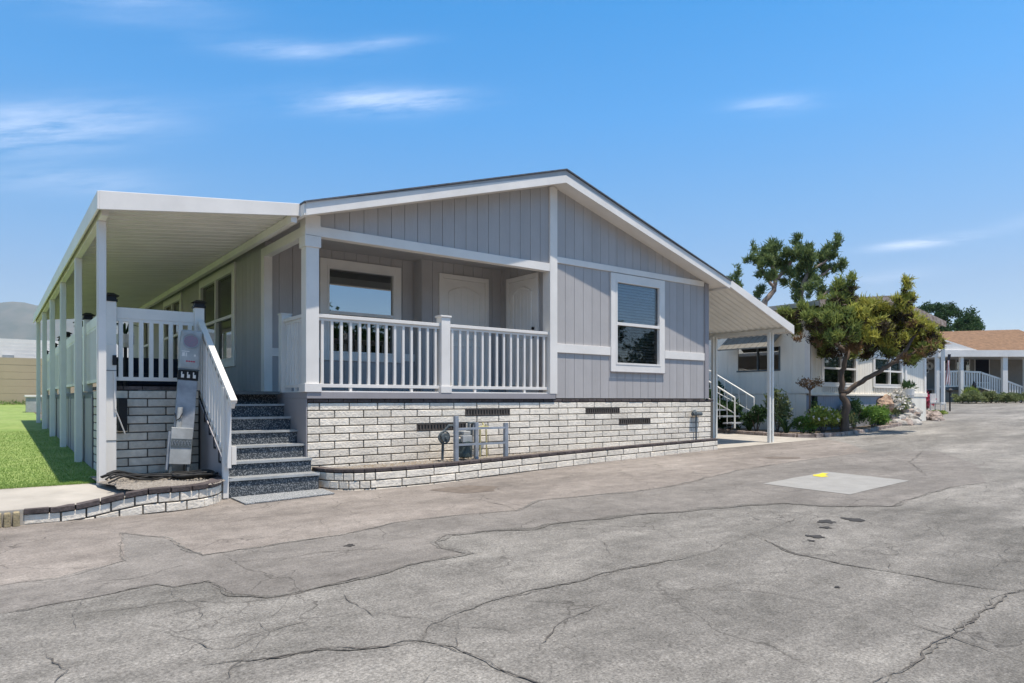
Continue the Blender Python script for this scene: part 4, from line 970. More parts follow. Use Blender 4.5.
for a_, b_ in ((x0, 17.35), (17.35, x1)): m.prism([(a_, ntop(a_)-.12), (b_, ntop(b_)-.12), (b_, ntop(b_)), (a_, ntop(a_))], NY-.45, 11.3, 'y')
rf = m.build('roof', 'greyroof', nb)
m = MB()
for a_, b_ in ((x0-.02, 17.35), (17.35, x1+.02)): m.prism([(a_, ntop(a_)-.16), (b_, ntop(b_)-.16), (b_, ntop(b_)+.02), (a_, ntop(a_)+.02)], NY-.48, NY-.452, 'y')
o = m.build('fascia', 'rock_pink', nb); o.parent = rf

# ------------------------------------------------------------------ vegetation tools
def rand_dirs(n):
    v = rng.normal(size=(n, 3)); return v/np.linalg.norm(v, axis=1)[:, None]
def leaves(centers, radii, per, size, flat=.0, upb=.3, spread=1.0, asp=.5, shell=.55):
    """quads scattered in ellipsoid clumps; returns V,F"""
    Vs = []
    for (c, r_) in zip(centers, radii):
        n = max(4, int(per)); d = rand_dirs(n); rad = (shell+(1-shell)*rng.random(n))**1*1.0
        rad *= (.75+.5*rng.random(n))
        rr = np.array(r_ if hasattr(r_, '__len__') else (r_, r_, r_))
        p = np.array(c)+d*rad[:, None]*rr
        o = d*.6+rng.normal(0, .6, (n, 3)); o[:, 2] += upb; o /= np.linalg.norm(o, axis=1)[:, None]
        s = np.cross(o, rand_dirs(n)); s /= np.linalg.norm(s, axis=1)[:, None]+1e-9
        L = size*(.6+.8*rng.random(n))[:, None]
        a = p-s*L*asp*.5; b_ = p+s*L*asp*.5; c1 = p+o*L+s*L*asp*.12; c2 = p+o*L-s*L*asp*.12
        m_ = p+o*L*.5
        Vs.append(np.stack([p, m_+s*L*asp*.5, p+o*L, m_-s*L*asp*.5], 1))
    V = np.concatenate(Vs).reshape(-1, 3); F = np.arange(len(V)).reshape(-1, 4)
    return V, F
def tufts(centers, radii, ntuft, nblade, blade, width, rad=.10, up=.5, zmin=-1.1, rin=.45):
    """tufts of upward needles spread over clumps"""
    P = []
    for (c, r_) in zip(centers, radii):
        rr = np.array(r_ if hasattr(r_, '__len__') else (r_, r_, r_)); k = max(3, int(ntuft*(rr.mean()**2)))
        d = rand_dirs(k); d = d[d[:, 2] > zmin]; P.append(np.array(c)+d*rr*(rin+(1.12-rin)*rng.random(len(d)))[:, None])
    P = np.concatenate(P); n = len(P)
    base = np.repeat(P, nblade, 0); m = len(base)
    tdir = rand_dirs(n); tdir[:, 2] = np.abs(tdir[:, 2])+up; tdir /= np.linalg.norm(tdir, axis=1)[:, None]; td = np.repeat(tdir, nblade, 0)
    o = td+rng.normal(0, .55, (m, 3)); o /= np.linalg.norm(o, axis=1)[:, None]
    base = base+td*(rng.random(m)*rad*2-rad)[:, None]+rng.normal(0, rad*.35, (m, 3))
    s = np.cross(o, rand_dirs(m)); s /= np.linalg.norm(s, axis=1)[:, None]+1e-9
    L = blade*(.6+.8*rng.random(m))[:, None]
    V = np.stack([base-s*width*.5, base+s*width*.5, base+o*L+s*width*.2, base+o*L-s*width*.2], 1).reshape(-1, 3)
    return V, np.arange(len(V)).reshape(-1, 4)
def split(cs, rs, k=4, f=.52, j=.75):
    C2 = []; R2 = []
    for c, r_ in zip(cs, rs):
        r_ = np.array(r_ if hasattr(r_, '__len__') else (r_, r_, r_), dtype=float); c = np.array(c)
        for _ in range(k):
            d = rand_dirs(1)[0]; C2.append(tuple(c+d*r_*j*(.5+.6*rng.random()))); R2.append(tuple(r_*f*(.7+.6*rng.random())))
    return C2, R2
def limb(mb, pts, r0, r1, n=9, seed=0, wob=.03):
    P = []; r_ = random.Random(seed)
    pts = [Vector(p) for p in pts]
    for i in range(len(pts)-1):
        for k in range(4): P.append(pts[i].lerp(pts[i+1], k/4)+Vector((r_.uniform(-wob, wob), r_.uniform(-wob, wob), r_.uniform(-wob, wob))))
    P.append(pts[-1]); m = len(P); mb.tube(P, [r0+(r1-r0)*i/(m-1) for i in range(m)], n)

def cp(px, py, Z):     # metres in the frame of a plane facing the street at distance Z (used only to read positions off sightings)
    r_ = (px-512)/681; q = (400-py)/681
    return Vector((CAM.x+Z*(r_*.79353+.60853), CAM.y+Z*(-r_*.6084+.7936), Z*q))

# twisted juniper in the neighbour's bed
def juniper():
    B = cp(845, 424, 17.3); B.z = G(B.x, B.y)
    t = thing('twisted_juniper', B, 'twisted yellow-green juniper with a forked leaning trunk in the neighbour bed', 'tree')
    def q(px, py, dz=0): return cp(px, py, 17.3+dz)
    m = MB()
    limb(m, [B, q(846, 408), q(843, 393)], .105, .085, 10, 1)
    limb(m, [q(843, 394), q(841, 375), q(846, 360), q(849, 345, .1), q(842, 325, .3)], .075, .035, 9, 2)
    limb(m, [q(844, 393), q(862, 382, -.1), q(880, 372, -.2), q(896, 361, -.3), q(910, 345, -.3), q(920, 325, -.3)], .07, .03, 9, 3)
    limb(m, [q(846, 352), q(825, 335, .3), q(806, 325, .5)], .06, .03, 8, 4); limb(m, [q(896, 361, -.3), q(915, 352), q(932, 345)], .05, .02, 8, 5)
    limb(m, [q(846, 350), q(858, 330, -.4), q(868, 310, -.6)], .06, .03, 8, 6)
    m.build('trunk', 'bark', t, smooth=True)
    cl_ = [(786, 312, 6, .3), (794, 318, 8, .5), (803, 312, 8, .1), (790, 327, 5, .4), (801, 330, 8, .5), (812, 322, 9, -.2), (806, 340, 8, .6), (818, 338, 10, .2), (824, 322, 10, -.5), (815, 307, 6, .3), (826, 306, 8, .2), (830, 350, 9, .3),
           (820, 352, 7, .5), (836, 300, 8, 0), (838, 290, 5, .1), (839, 283, 2.5, .1), (850, 297, 8, .1), (851, 286, 4, 0), (851, 278, 2.5, 0), (846, 312, 11, .5), (838, 318, 11, -.4), (842, 334, 12, -.6), (852, 330, 11, .4), (848, 350, 9, .2), (858, 316, 10, -.5),
           (866, 306, 8, .2), (862, 340, 10, -.4), (872, 322, 11, .5), (866, 352, 7, .4), (880, 308, 8, .3), (884, 326, 10, -.5), (878, 342, 10, .4), (894, 316, 9, .2), (893, 338, 11, -.3), (900, 328, 9, .5), (904, 346, 9, .3), (890, 352, 7, .2),
           (903, 304, 5, 0), (905, 296, 5, .1), (898, 299, 4, 0), (906, 288, 3, 0), (907, 281, 2, 0), (912, 299, 3.5, 0), (908, 316, 8, .3), (916, 326, 9, -.2), (922, 338, 9, .2), (918, 352, 8, .3), (930, 334, 7, 0), (936, 343, 7, .2), (928, 350, 7, -.2), (910, 360, 6, .1)]
    cs = [q(x, y, dz*1.6) for x, y, r_, dz in cl_]; rs = [(r_/39.4*1.0, r_/39.4*1.1, r_/39.4*.85) for x, y, r_, dz in cl_]
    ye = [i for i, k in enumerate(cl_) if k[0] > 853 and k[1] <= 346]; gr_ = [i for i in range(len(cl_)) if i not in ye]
    V, F = tufts(*split([cs[i] for i in gr_], [rs[i] for i in gr_], 5, .5, 1.0), 1150, 13, .13, .026, .07, .8, -.6, .5)
    fastmesh('crown', V, F, 'jun', t)
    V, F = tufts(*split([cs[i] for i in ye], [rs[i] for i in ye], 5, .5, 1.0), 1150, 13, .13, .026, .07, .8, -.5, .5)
    fastmesh('yellow_foliage', V, F, 'jun_y', t)  # yellower leaf colour on the upper right clumps
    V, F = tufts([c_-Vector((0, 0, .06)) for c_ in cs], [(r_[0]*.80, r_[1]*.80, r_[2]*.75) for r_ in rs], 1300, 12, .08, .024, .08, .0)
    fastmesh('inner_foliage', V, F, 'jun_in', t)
    V, F = tufts([q(856, 347, -.9), q(852, 345, -.8)], [.16, .14], 900, 12, .08, .022, .05)
    fastmesh('dry_foliage', V, F, 'jun_red', t)
    V, F = tufts([q(x_, y_, -.5) for x_, y_ in ((920, 352), (932, 345), (905, 356), (818, 345), (800, 338), (836, 325), (912, 322))], [.11]*7, 420, 12, .10, .024, .06, .5)
    fastmesh('dry_foliage', V, F, 'jun_red', t)
juniper()
def pine():
    Z = 34; B = cp(775, 400, Z); B.z = G(B.x, B.y)
    t = thing('tall_pine', B, 'tall sparse dark pine with curved pale limbs rising behind the neighbour roof', 'tree')
    def q(px, py, dz=0): return cp(px, py, Z+dz)
    m = MB()
    limb(m, [B, q(770, 360), q(762, 325), q(764, 305), q(774, 290), q(777, 276), q(771, 262)], .24, .06, 10, 1, .05)
    limb(m, [q(775, 380), q(795, 340), q(802, 315), q(801, 295), q(806, 278), q(812, 258)], .20, .06, 9, 2, .05)
    limb(m, [q(776, 288), q(768, 280), q(762, 268)], .10, .04, 8, 3); limb(m, [q(777, 278), q(788, 268), q(797, 250)], .10, .04, 8, 4); limb(m, [q(803, 285), q(820, 276), q(838, 264)], .10, .03, 8, 5)
    limb(m, [q(808, 272), q(825, 262), q(838, 245)], .07, .03, 8, 6); limb(m, [q(802, 305), q(818, 300), q(830, 290)], .09, .03, 8, 7)
    m.build('trunk', 'bark_grey', t, smooth=True)
    cl_ = [(749, 260, 4), (756, 262, 6), (753, 250, 3.5), (765, 254, 7), (771, 250, 7), (764, 266, 8), (775, 260, 8), (770, 274, 7), (760, 275, 4), (779, 268, 6), (787, 256, 6), (787, 268, 6), (757, 296, 3), (762, 290, 4), (775, 250, 5), (784, 283, 4),
           (796, 256, 8), (797, 243, 3.6), (797, 237, 2.5), (791, 274, 6), (800, 268, 9), (806, 258, 8), (812, 252, 6), (812, 268, 9), (806, 280, 8), (798, 288, 6), (820, 256, 6), (822, 268, 7), (826, 254, 6), (831, 258, 6), (834, 250, 4.5),
           (838, 243, 3.5), (838, 239, 2.5), (833, 270, 4), (841, 268, 4), (843, 264, 3), (829, 249, 4), (818, 281, 5), (812, 290, 6), (824, 292, 6), (835, 295, 6), (796, 299, 4), (845, 290, 4), (758, 304, 5), (749, 302, 3)]
    cs = [q(x, y, random.uniform(-1.1, 1.1)) for x, y, r_ in cl_]; rs = [r_/20.0*.95 for x, y, r_ in cl_]
    V, F = tufts(*split(cs, rs, 4, .5, .95), 360, 13, .22, .05, .12, .8, -.6, .5)
    fastmesh('crown', V, F, 'pine', t)
    V, F = tufts(cs, [r_*.75 for r_ in rs], 200, 10, .14, .04, .12, .0)
    fastmesh('inner_foliage', V, F, 'darkleaf', t)
pine()
def pine2():
    Z = 40; B = cp(734, 400, Z); B.z = G(B.x, B.y)
    t = thing('slender_cypress', B, 'slender dark green treetop poking above the carport awning left of tall pine', 'tree')
    def q(px, py): return cp(px, py, Z)
    m = MB(); limb(m, [B, q(735, 330), q(736, 280)], .2, .05, 8, 3); m.build('trunk', 'bark_grey', t)
    cl_ = [(737, 268, 2.5), (738, 274, 3.5), (734, 280, 5), (736, 288, 6), (729, 278, 2), (733, 298, 8), (733, 310, 10)]
    V, F = tufts([q(x, y) for x, y, r_ in cl_], [r_/17 for x, y, r_ in cl_], 330, 12, .17, .045, .1, .8); fastmesh('crown', V, F, 'pine', t)
pine2()
def farTree():
    Z = 75; B = cp(945, 396, Z)
    t = thing('broad_tree', B, 'broad dense dark green tree behind the brown roofed house at right', 'tree')
    def q(px, py, dz=0): return cp(px, py, Z+dz)
    m = MB(); limb(m, [B, q(945, 360), q(946, 330)], .5, .3, 9, 2)
    limb(m, [q(945, 360), q(930, 335), q(920, 320)], .3, .1, 8, 3); limb(m, [q(945, 355), q(962, 335), q(970, 325)], .3, .1, 8, 4); m.build('trunk', 'bark', t)
    cl_ = []
    for _ in range(60):
        a_ = random.uniform(0, math.pi); r_ = math.sqrt(random.random()); cl_.append((943+38*r_*math.cos(a_), 334-32*r_*math.sin(a_)*(1-.12*math.cos(a_)), random.uniform(3.5, 6.5), random.uniform(-4, 4)))
    V, F = leaves([q(x, y, dz) for x, y, r_, dz in cl_], [r_/9.1 for x, y, r_, dz in cl_], 300, .20, shell=.3, asp=.6); fastmesh('crown', V, F, 'darkleaf', t)
farTree()

def shrub(name, c, r, m, label, cat, per=500, size=.06, nclump=14, group=None, flowers=None, stem=True, asp=.5):
    z0 = c[2] if len(c) > 2 else G(c[0], c[1])
    t = thing(name, (c[0], c[1], z0), label, cat, group)
    if stem:
        s = MB()
        for k in range(5):
            a_ = k*1.3; s.tube([(c[0], c[1], z0-.02), (c[0]+.3*r[0]*math.cos(a_), c[1]+.3*r[1]*math.sin(a_), z0+r[2]*.8), (c[0]+.6*r[0]*math.cos(a_), c[1]+.6*r[1]*math.sin(a_), z0+r[2]*1.3)], [.015, .01, .004], 5)
        s.build('stem', 'bark', t)
    cs = []; rs = []
    for k in range(nclump):
        d = Vector((random.uniform(-1, 1), random.uniform(-1, 1), random.uniform(-.7, 1)))
        if d.length > 1: d.normalize()
        cs.append((c[0]+d.x*r[0]*.7, c[1]+d.y*r[1]*.7, z0+r[2]*1.0+d.z*r[2]*.7)); k_ = random.uniform(.28, .5); rs.append((r[0]*k_, r[1]*k_, r[2]*k_))
    V, F = leaves(cs, rs, per/nclump*1.0, size, asp=asp, shell=.3); V[:, 2] = np.maximum(V[:, 2], z0+.005)
    fastmesh('foliage', V, F, m, t)
    if flowers:
        fm, nf, fs_ = flowers; d = rand_dirs(nf); d[:, 2] = np.abs(d[:, 2])
        P = np.array([c[0], c[1], z0+r[2]])+d*np.array(r)*(.8+.3*rng.random(nf))[:, None]
        V, F = leaves([tuple(p) for p in P], [fs_*.4]*nf, 6, fs_, shell=.2, asp=.9); fastmesh('flowers', V, F, fm, t)
    return t
# soil bed with edging
bed = [(12.35, 3.4), (12.22, 1.3), (12.30, .5), (12.6, .22), (13.49, .05), (15.52, .2), (18.88, .72), (22.42, 1.5), (23.5, 2.2), (22, 6), (20.8, 6), (20.8, 1.2), (13.7, 1.2), (13.7, 6), (12.6, 6)]
sheet('planting_bed', bed, 'soil', .03, kind='structure')
b = MB(); path = bed[:9]
for i in range(len(path)-1):
    a = Vector(path[i]); e = Vector(path[i+1]); k = max(1, int((e-a).length/.3))
    for j in range(k):
        p0 = a.lerp(e, j/k); p1 = a.lerp(e, (j+1)/k); mid = (p0+p1)/2; d = (p1-p0); nn = Vector((-d.y, d.x)).normalized()
        b.obox((mid.x, mid.y, G(mid.x, mid.y)+.035+random.uniform(-.01, .01)), (d.x/2*.95, d.y/2*.95, 0), (nn.x*.05, nn.y*.05, 0), (0, 0, .055))
b.build('garden_edging', 'rock_pink', bevel=.015, loc=(15, .3, -.85), label='low pale block edging around the neighbour planting bed', cat='edging')

shrub('flowering_shrub', (13.45, .45), (.62, .33, .36), 'yelleaf', 'yellow-green flowering shrub just right of the round topiary stem', 'shrub', 4200, .065, 22, flowers=('whitefl', 34, .045))
shrub('leafy_shrub', (14.55, .52), (.62, .30, .33), 'olive', 'olive shrub with dry seed heads under the twisted juniper trunk', 'shrub', 2600, .06, 16, flowers=('orangefl', 14, .035))
shrub('dark_shrub', (15.6, .72), (.62, .24, .44), 'darkleaf', 'tall dark shrub between juniper trunk and tan boulder', 'shrub', 2600, .06, 14)
shrub('green_shrub', (16.7, .72), (.95, .28, .34), 'midleaf', 'mounded green shrub below the tan boulder at the bed edge', 'shrub', 4200, .06, 20)
shrub('green_shrub', (17.7, .95), (.5, .28, .20), 'darkleaf', 'low dark shrub left of the white stones in the bed', 'shrub', 2000, .06, 12)
shrub('blooming_shrub', (18.75, .92), (.65, .22, .50), 'olive', 'white blooming shrub in front of the bowl planter', 'shrub', 1500, .06, 12, flowers=('whitefl', 150, .07))
shrub('fern_clump', (12.55, 1.75), (.28, .35, .40), 'darkleaf', 'dark leafy clump left of the carport post beside the metal stair', 'plant', 1300, .08, 8)
shrub('fern_clump', (12.75, 2.7), (.30, .35, .45), 'darkleaf', 'tall dark fern mass behind the metal stair in shade', 'plant', 2200, .10, 10)
shrub('fern_clump', (13.35, 3.6), (.25, .6, .75), 'darkleaf', 'big shaded bush against the neighbour side wall under hooded window', 'plant', 3000, .10, 12)
shrub('low_plant', (12.95, .72), (.30, .3, .24), 'midleaf', 'bright low plant just right of the carport post', 'plant', 1200, .06, 8, flowers=('whitefl', 8, .04))
shrub('vine', (13.65, .80), (.14, .10, .50), 'darkleaf', 'narrow dark vine on the side wall next to the carport post', 'plant', 700, .05, 8)
shrub('fern_clump', (12.35, 3.1), (.3, .4, .6), 'darkleaf', 'dark bush filling the shade behind the metal stair rails', 'plant', 2600, .10, 12)
shrub('fern_clump', (12.95, 1.40), (.28, .35, .62), 'olive', 'tall olive bush between the metal stair and the carport post', 'plant', 1500, .08, 10)
# topiary standard
t = thing('topiary', (13.12, .62, G(13.1, .6)), 'slender tree-form topiary with sparse round head by the neighbour corner', 'small tree')
m = MB(); m.tube([(13.12, .62, G(13.1, .6)), (13.13, .62, -.3), (13.12, .62, .15), (13.12, .62, .35)], [.03, .025, .022, .02], 8)
for k in range(10):
    a_ = k*.63; m.tube([(13.12, .62, .22), (13.12+.14*math.cos(a_), .62+.14*math.sin(a_), .38), (13.12+.26*math.cos(a_), .62+.26*math.sin(a_), .42+.04*(k % 3))], [.012, .008, .003], 5)
m.build('trunk', 'bark', t)
V, F = leaves([(13.12+.2*math.cos(k*.7), .62+.2*math.sin(k*.7), .42+.05*math.sin(k*2)) for k in range(9)], [(.14, .14, .09)]*9, 55, .05, shell=.2); fastmesh('crown', V, F, 'jun_red', t)
# agaves / spiky plants in the shade
def agave(x, y, s, label):
    z = G(x, y)+.03; t = thing('spiky_plant', (x, y, z), label, 'plant', 'spiky plants by the metal stair'); m = MB()
    for k in range(16):
        a_ = k*2.4; r_ = s*(.35+.5*random.random()); h = s*(.6+.7*random.random())
        m.tube([(x, y, z), (x+r_*.35*math.cos(a_), y+r_*.35*math.sin(a_), z+h*.6), (x+r_*math.cos(a_), y+r_*math.sin(a_), z+h)], [.03*s*2, .025*s*2, .002], 4)
    m.build('leaves', 'darkleaf', t)
agave(12.7, 2.05, .34, 'spiky dark plant at the foot of the metal stair')
agave(12.6, .95, .42, 'large spiky plant directly left of the carport post')

# rocks
def rock(name, c, r, m, label, cat='rock', seed=0, group=None, sub=3):
    bm = bmesh.new(); bmesh.ops.create_icosphere(bm, subdivisions=sub, radius=1)
    for v in bm.verts:
        n_ = mnoise.fractal(v.co*1.3+Vector((seed*3.1, seed, 0)), 1.0, 2.0, 4); v.co *= 1+.38*n_
        v.co = Vector((v.co.x*r[0], v.co.y*r[1], v.co.z*r[2]))
    me = bpy.data.meshes.new(name); bm.to_mesh(me); bm.free(); me.materials.append(M[m])
    for p in me.polygons: p.use_smooth = False
    o = bpy.data.objects.new(name, me); COL.objects.link(o); o.location = c; o.rotation_euler = (0, 0, seed)
    return tag(o, label, cat, group)
zb = G(17.6, 1.0)
rock('boulder', cp(881, 404, 20.3), (.40, .30, .26), 'rock_tan', 'large brown and cream boulder perched above the green mounded shrub', 'boulder', 3)
rr_ = random.Random(12)
for i in range(52):
    px = 884+rr_.random()*32; py = 428-rr_.random()**.8*(9+17*math.sin(math.pi*(px-882)/40)); Z_ = 20.1+(428-py)*.045+rr_.random()*.25
    c = cp(px, py, Z_); c.z = max(c.z, G(c.x, c.y)+.03); k_ = rr_.uniform(.12, .22)
    rock('stone', c, (k_*1.2, k_*.9, k_*.75), 'rock_white' if i % 3 else 'rock_pink', 'white or grey stone heaped in the rockery below the bowl planter', 'stone', 11+i, 'stones heaped in the rockery', 2)
for i in range(24):
    px = 914+rr_.random()*25; py = 423-rr_.random()*(4+9*math.sin(math.pi*(px-912)/30)); Z_ = 22.0+(423-py)*.05+rr_.random()*.3
    c = cp(px, py, Z_); c.z = max(c.z, G(c.x, c.y)+.03); k_ = rr_.uniform(.12, .19)
    rock('stone', c, (k_*1.2, k_*.9, k_*.8), 'rock_pink', 'pinkish stone in the low pile right of the bowl planter', 'stone', 60+i, 'pink stones at the corner of the bed', 2)
# bowl planter on pedestal
c = cp(907, 412, 21.0); zc = G(c.x, c.y)
t = thing('bowl_planter', (c.x, c.y, zc), 'round white bowl planter on a pedestal before the neighbour wall', 'planter')
m = MB(); m.lathe([(.16, 0), (.14, .08), (.10, .2), (.09, .6), (.14, .72)], (c.x, c.y, zc), 18); m.build('pedestal', 'white_warm', t)
m = MB(); m.lathe([(.08, 0), (.17, .05), (.20, .15), (.21, .33), (.18, .33)], (c.x, c.y, zc+.72), 22); m.build('bowl', 'white', t, smooth=False)
V, F = leaves([(c.x+.1*math.cos(k), c.y+.1*math.sin(k), zc+1.12) for k in range(6)], [(.12, .12, .10)]*6, 40, .14, upb=1.2, asp=.2); fastmesh('foliage', V, F, 'darkleaf', t)
# orange and pink flowering plants farther along
shrub('orange_shrub', (24.6, 3.5), (.75, .6, .50), 'orangefl', 'orange and gold leaved shrub right of the neighbour home corner', 'shrub', 3000, .10, 16, flowers=('pinkfl', 12, .12))
shrub('hedge_shrub', (24.4, 5.2), (.5, .5, 1.0), 'midleaf', 'tall green shrub in the gap behind the orange shrub', 'shrub', 3000, .12, 14)
shrub('pink_flowers', (26.4, 3.1), (.35, .35, .42), 'pinkfl', 'deep pink flowers beside the flag pole', 'flowers', 700, .09, 8)
shrub('low_grass', (24.6, 2.15), (1.1, .35, .07), 'yelleaf', 'low yellow-green grass patch at the corner of the street', 'grass clump', 1600, .07, 10, stem=False)
c = cp(950, 413, 27.5); zc = G(c.x, c.y); t = thing('garden_marker', (c.x, c.y, zc), 'short dark post marker by the pink flowers', 'post')
m = MB(); m.cyl((c.x, c.y, zc), (c.x, c.y, zc+.75), .03, 8); m.build('post', 'black', t); m = MB(); m.lathe([(.03, 0), (.10, .04), (.12, .10), (.04, .18)], (c.x, c.y, zc+.75), 10); m.build('head', 'black', t)
c = cp(938, 414, 26.5); zc = G(c.x, c.y); t = thing('garden_bench', (c.x, c.y, zc), 'small white garden chair standing among the flowers at the corner', 'garden chair')
m = MB()
for sx in (-.22, .22):
    for sy in (-.18, .18): m.cyl((c.x+sx, c.y+sy, zc), (c.x+sx, c.y+sy, zc+(.75 if sy > 0 else .4)), .02, 6)
m.build('legs', 'white', t); m = MB(); m.box(c.x-.24, c.x+.24, c.y-.2, c.y+.2, zc+.36, zc+.40); m.build('seat', 'white', t); m = MB()
for k in range(5): m.box(c.x-.22+.1*k, c.x-.18+.1*k, c.y+.17, c.y+.19, zc+.4, zc+.75)
m.build('backrest', 'white', t)

cs = []; rs = []
for i in range(760):
    x = -38+rng.random()*150; hgt = 5.2+1.5*mnoise.noise(Vector((x*.13, 0, 5)))+1.5*mnoise.noise(Vector((x*.6, 3, 5))); z = -1.5+(hgt+1.5)*rng.random(); cs.append((x, -34-3*rng.random(), z)); rs.append((1.5, 1.2, 1.1))
for i in range(30):
    x = -38+rng.random()*95; cs.append((x, -35, 4.8+1.2*rng.random())); rs.append((.8, .8, 1.3))
V, F = leaves(cs, rs, 120, .42, shell=.25, asp=.7)
fastmesh('far_wood', V, F, 'darkleaf', kind='stuff', label='band of dark green trees across the street, mirrored in the porch window', cat='trees')

# ------------------------------------------------------------------ far right house (its front faces the street bend)
HZ = 36.0; ho = CAM+fwd*HZ
fh = thing('brown_roof_house', (ho.x, ho.y, 0), 'house with orange-brown shingle roof, white awning and railed ramp at right', 'house', rz=R(-37.48))
def hx(px): return (px-512)/681*HZ
def hzv(py): return (400-py)/681*HZ
gz = -.62
m = MB(); m.box(hx(930), hx(1090), 2.4, 9, gz-.3, hzv(352)); m.build('wall', 'grey_wall', fh, local=True)
m = MB()
xa, xb = hx(915), hx(1110)
m.add([(xa, 1.4, hzv(357)+.25), (xb, 1.4, hzv(357)+.25), (xb, 6.5, 4.4), (xa+1.2, 6.5, 4.15), (xa, 10, 2.5), (xb, 10, 2.5)], [(0, 1, 2, 3), (3, 2, 5, 4), (0, 3, 4)])
m.add([(xa, 1.4, hzv(357)+.10), (xb, 1.4, hzv(357)+.10), (xb, 1.4, hzv(357)+.25), (xa, 1.4, hzv(357)+.25)], [(0, 1, 2, 3)]); m.build('roof', 'brownroof', fh, local=True)
m = MB(); m.prism([(hx(935), hzv(357)), (hx(1090), hzv(357)), (hx(1090), hzv(350.5)), (hx(935), hzv(350.5))], -.3, 2.35, 'y')
m.prism([(hx(935), hzv(350.4)), (hx(975), hzv(350.4)), (hx(941), hzv(339.5)), (hx(935), hzv(345))], -.2, 2.3, 'y'); m.build('awning', 'fascia', fh, local=True)
for px in (936, 960, 1003, 1024, 1046):
    m = MB(); m.box(hx(px)-(.08 if px != 1003 else .13), hx(px)+(.08 if px != 1003 else .13), -.18, -.02, gz-.1, hzv(357)); m.build('porch_post', 'white', fh, local=True)
# windows and doors
for (a, b_, c, d) in ((946, 955, 359, 370), (986, 999, 357, 384), (1006, 1020, 357, 381), (930, 938, 358, 372)):
    m = MB(); m.box(hx(a)-.06, hx(b_)+.06, 2.36, 2.4, hzv(d)-.06, hzv(c)+.06); wo = m.build('window', 'white', fh, local=True)
    m = MB(); m.box(hx(a), hx(b_), 2.335, 2.358, hzv(d), hzv(c)); o = m.build('pane', 'glass_dark' if a == 986 else 'navy', None, local=True); o.parent = wo
m = MB(); m.box(hx(966), hx(978), 2.34, 2.4, hzv(388), hzv(357)); m.build('door', 'steel_light', fh, local=True)
for px, py, r_ in ((973, 363, .20), (956, 364, .16)):
    m = MB(); pts = [(hx(px)+r_*math.cos(k*.5), 2.28, hzv(py)+r_*math.sin(k*.5)) for k in range(14)]; m.tube(pts, .07, 6, False); o = m.build('wreath', 'darkleaf' if px == 973 else 'whitefl', fh, local=True)
m = MB(); m.lathe([(.01, -.25), (.10, -.1), (.13, 0), (.10, .1), (.01, .25)], (hx(974), .0, hzv(386)), 6); m.build('railing_star', 'navy', fh, local=True)
m = MB(); m.box(hx(936), hx(1000), .1, 2.4, hzv(390), hzv(388.5)); m.build('porch_floor', 'grey_dark', fh, local=True)
m = MB(); m.box(hx(936), hx(1000), .3, .35, gz-.2, hzv(390)); m.build('porch_skirt', 'grey_wall', fh, local=True)
def hrail(x0, z0, x1, z1, n, h=.86):
    m = MB(); m.prism([(x0, z0), (x1, z1), (x1, z1-.09), (x0, z0-.09)], -.03, .05, 'y'); m.prism([(x0, z0-h), (x1, z1-h), (x1, z1-h+.06), (x0, z0-h+.06)], -.02, .04, 'y'); r_ = m.build('railing', 'white', fh, local=True)
    for k in range(n):
        u = (k+.5)/n; x = x0+(x1-x0)*u; z = z0+(z1-z0)*u; m = MB(); m.box(x-.035, x+.035, -.01, .03, z-h+.05, z-.08); o = m.build('baluster', 'white', None, local=True); o.parent = r_
hrail(hx(938), hzv(371), hx(960), hzv(370.5), 9); hrail(hx(960.5), hzv(370.5), hx(981), hzv(371.5), 8); hrail(hx(981.5), hzv(372), hx(1003), hzv(379), 9); hrail(hx(1003.5), hzv(379), hx(1040), hzv(393), 14)
# hedge in front
def hpt(px, Z): return cp(px, 400, Z)
lab = ['left end clump of the low hedge before the brown roofed house', 'rounded hedge shrub below the wreath door', 'clipped hedge shrub in the middle of the row', 'hedge shrub before the thick porch post', 'right end hedge shrub at the picture edge']
for i, px in enumerate((962, 976, 991, 1006, 1021)):
    c = hpt(px, 34.6); shrub('hedge_shrub', (c.x, c.y, G(c.x, c.y)), (.58, .5, .30), 'olive', lab[i], 'shrub', 2600, .08, 12, group='hedge along the far street')
c = hpt(972, 35.2); shrub('spiky_shrub', (c.x, c.y, G(c.x, c.y)+.2), (.35, .35, .38), 'yelleaf', 'bright yellow-green spiky plant above the hedge', 'plant', 500, .25, 6, asp=.12)
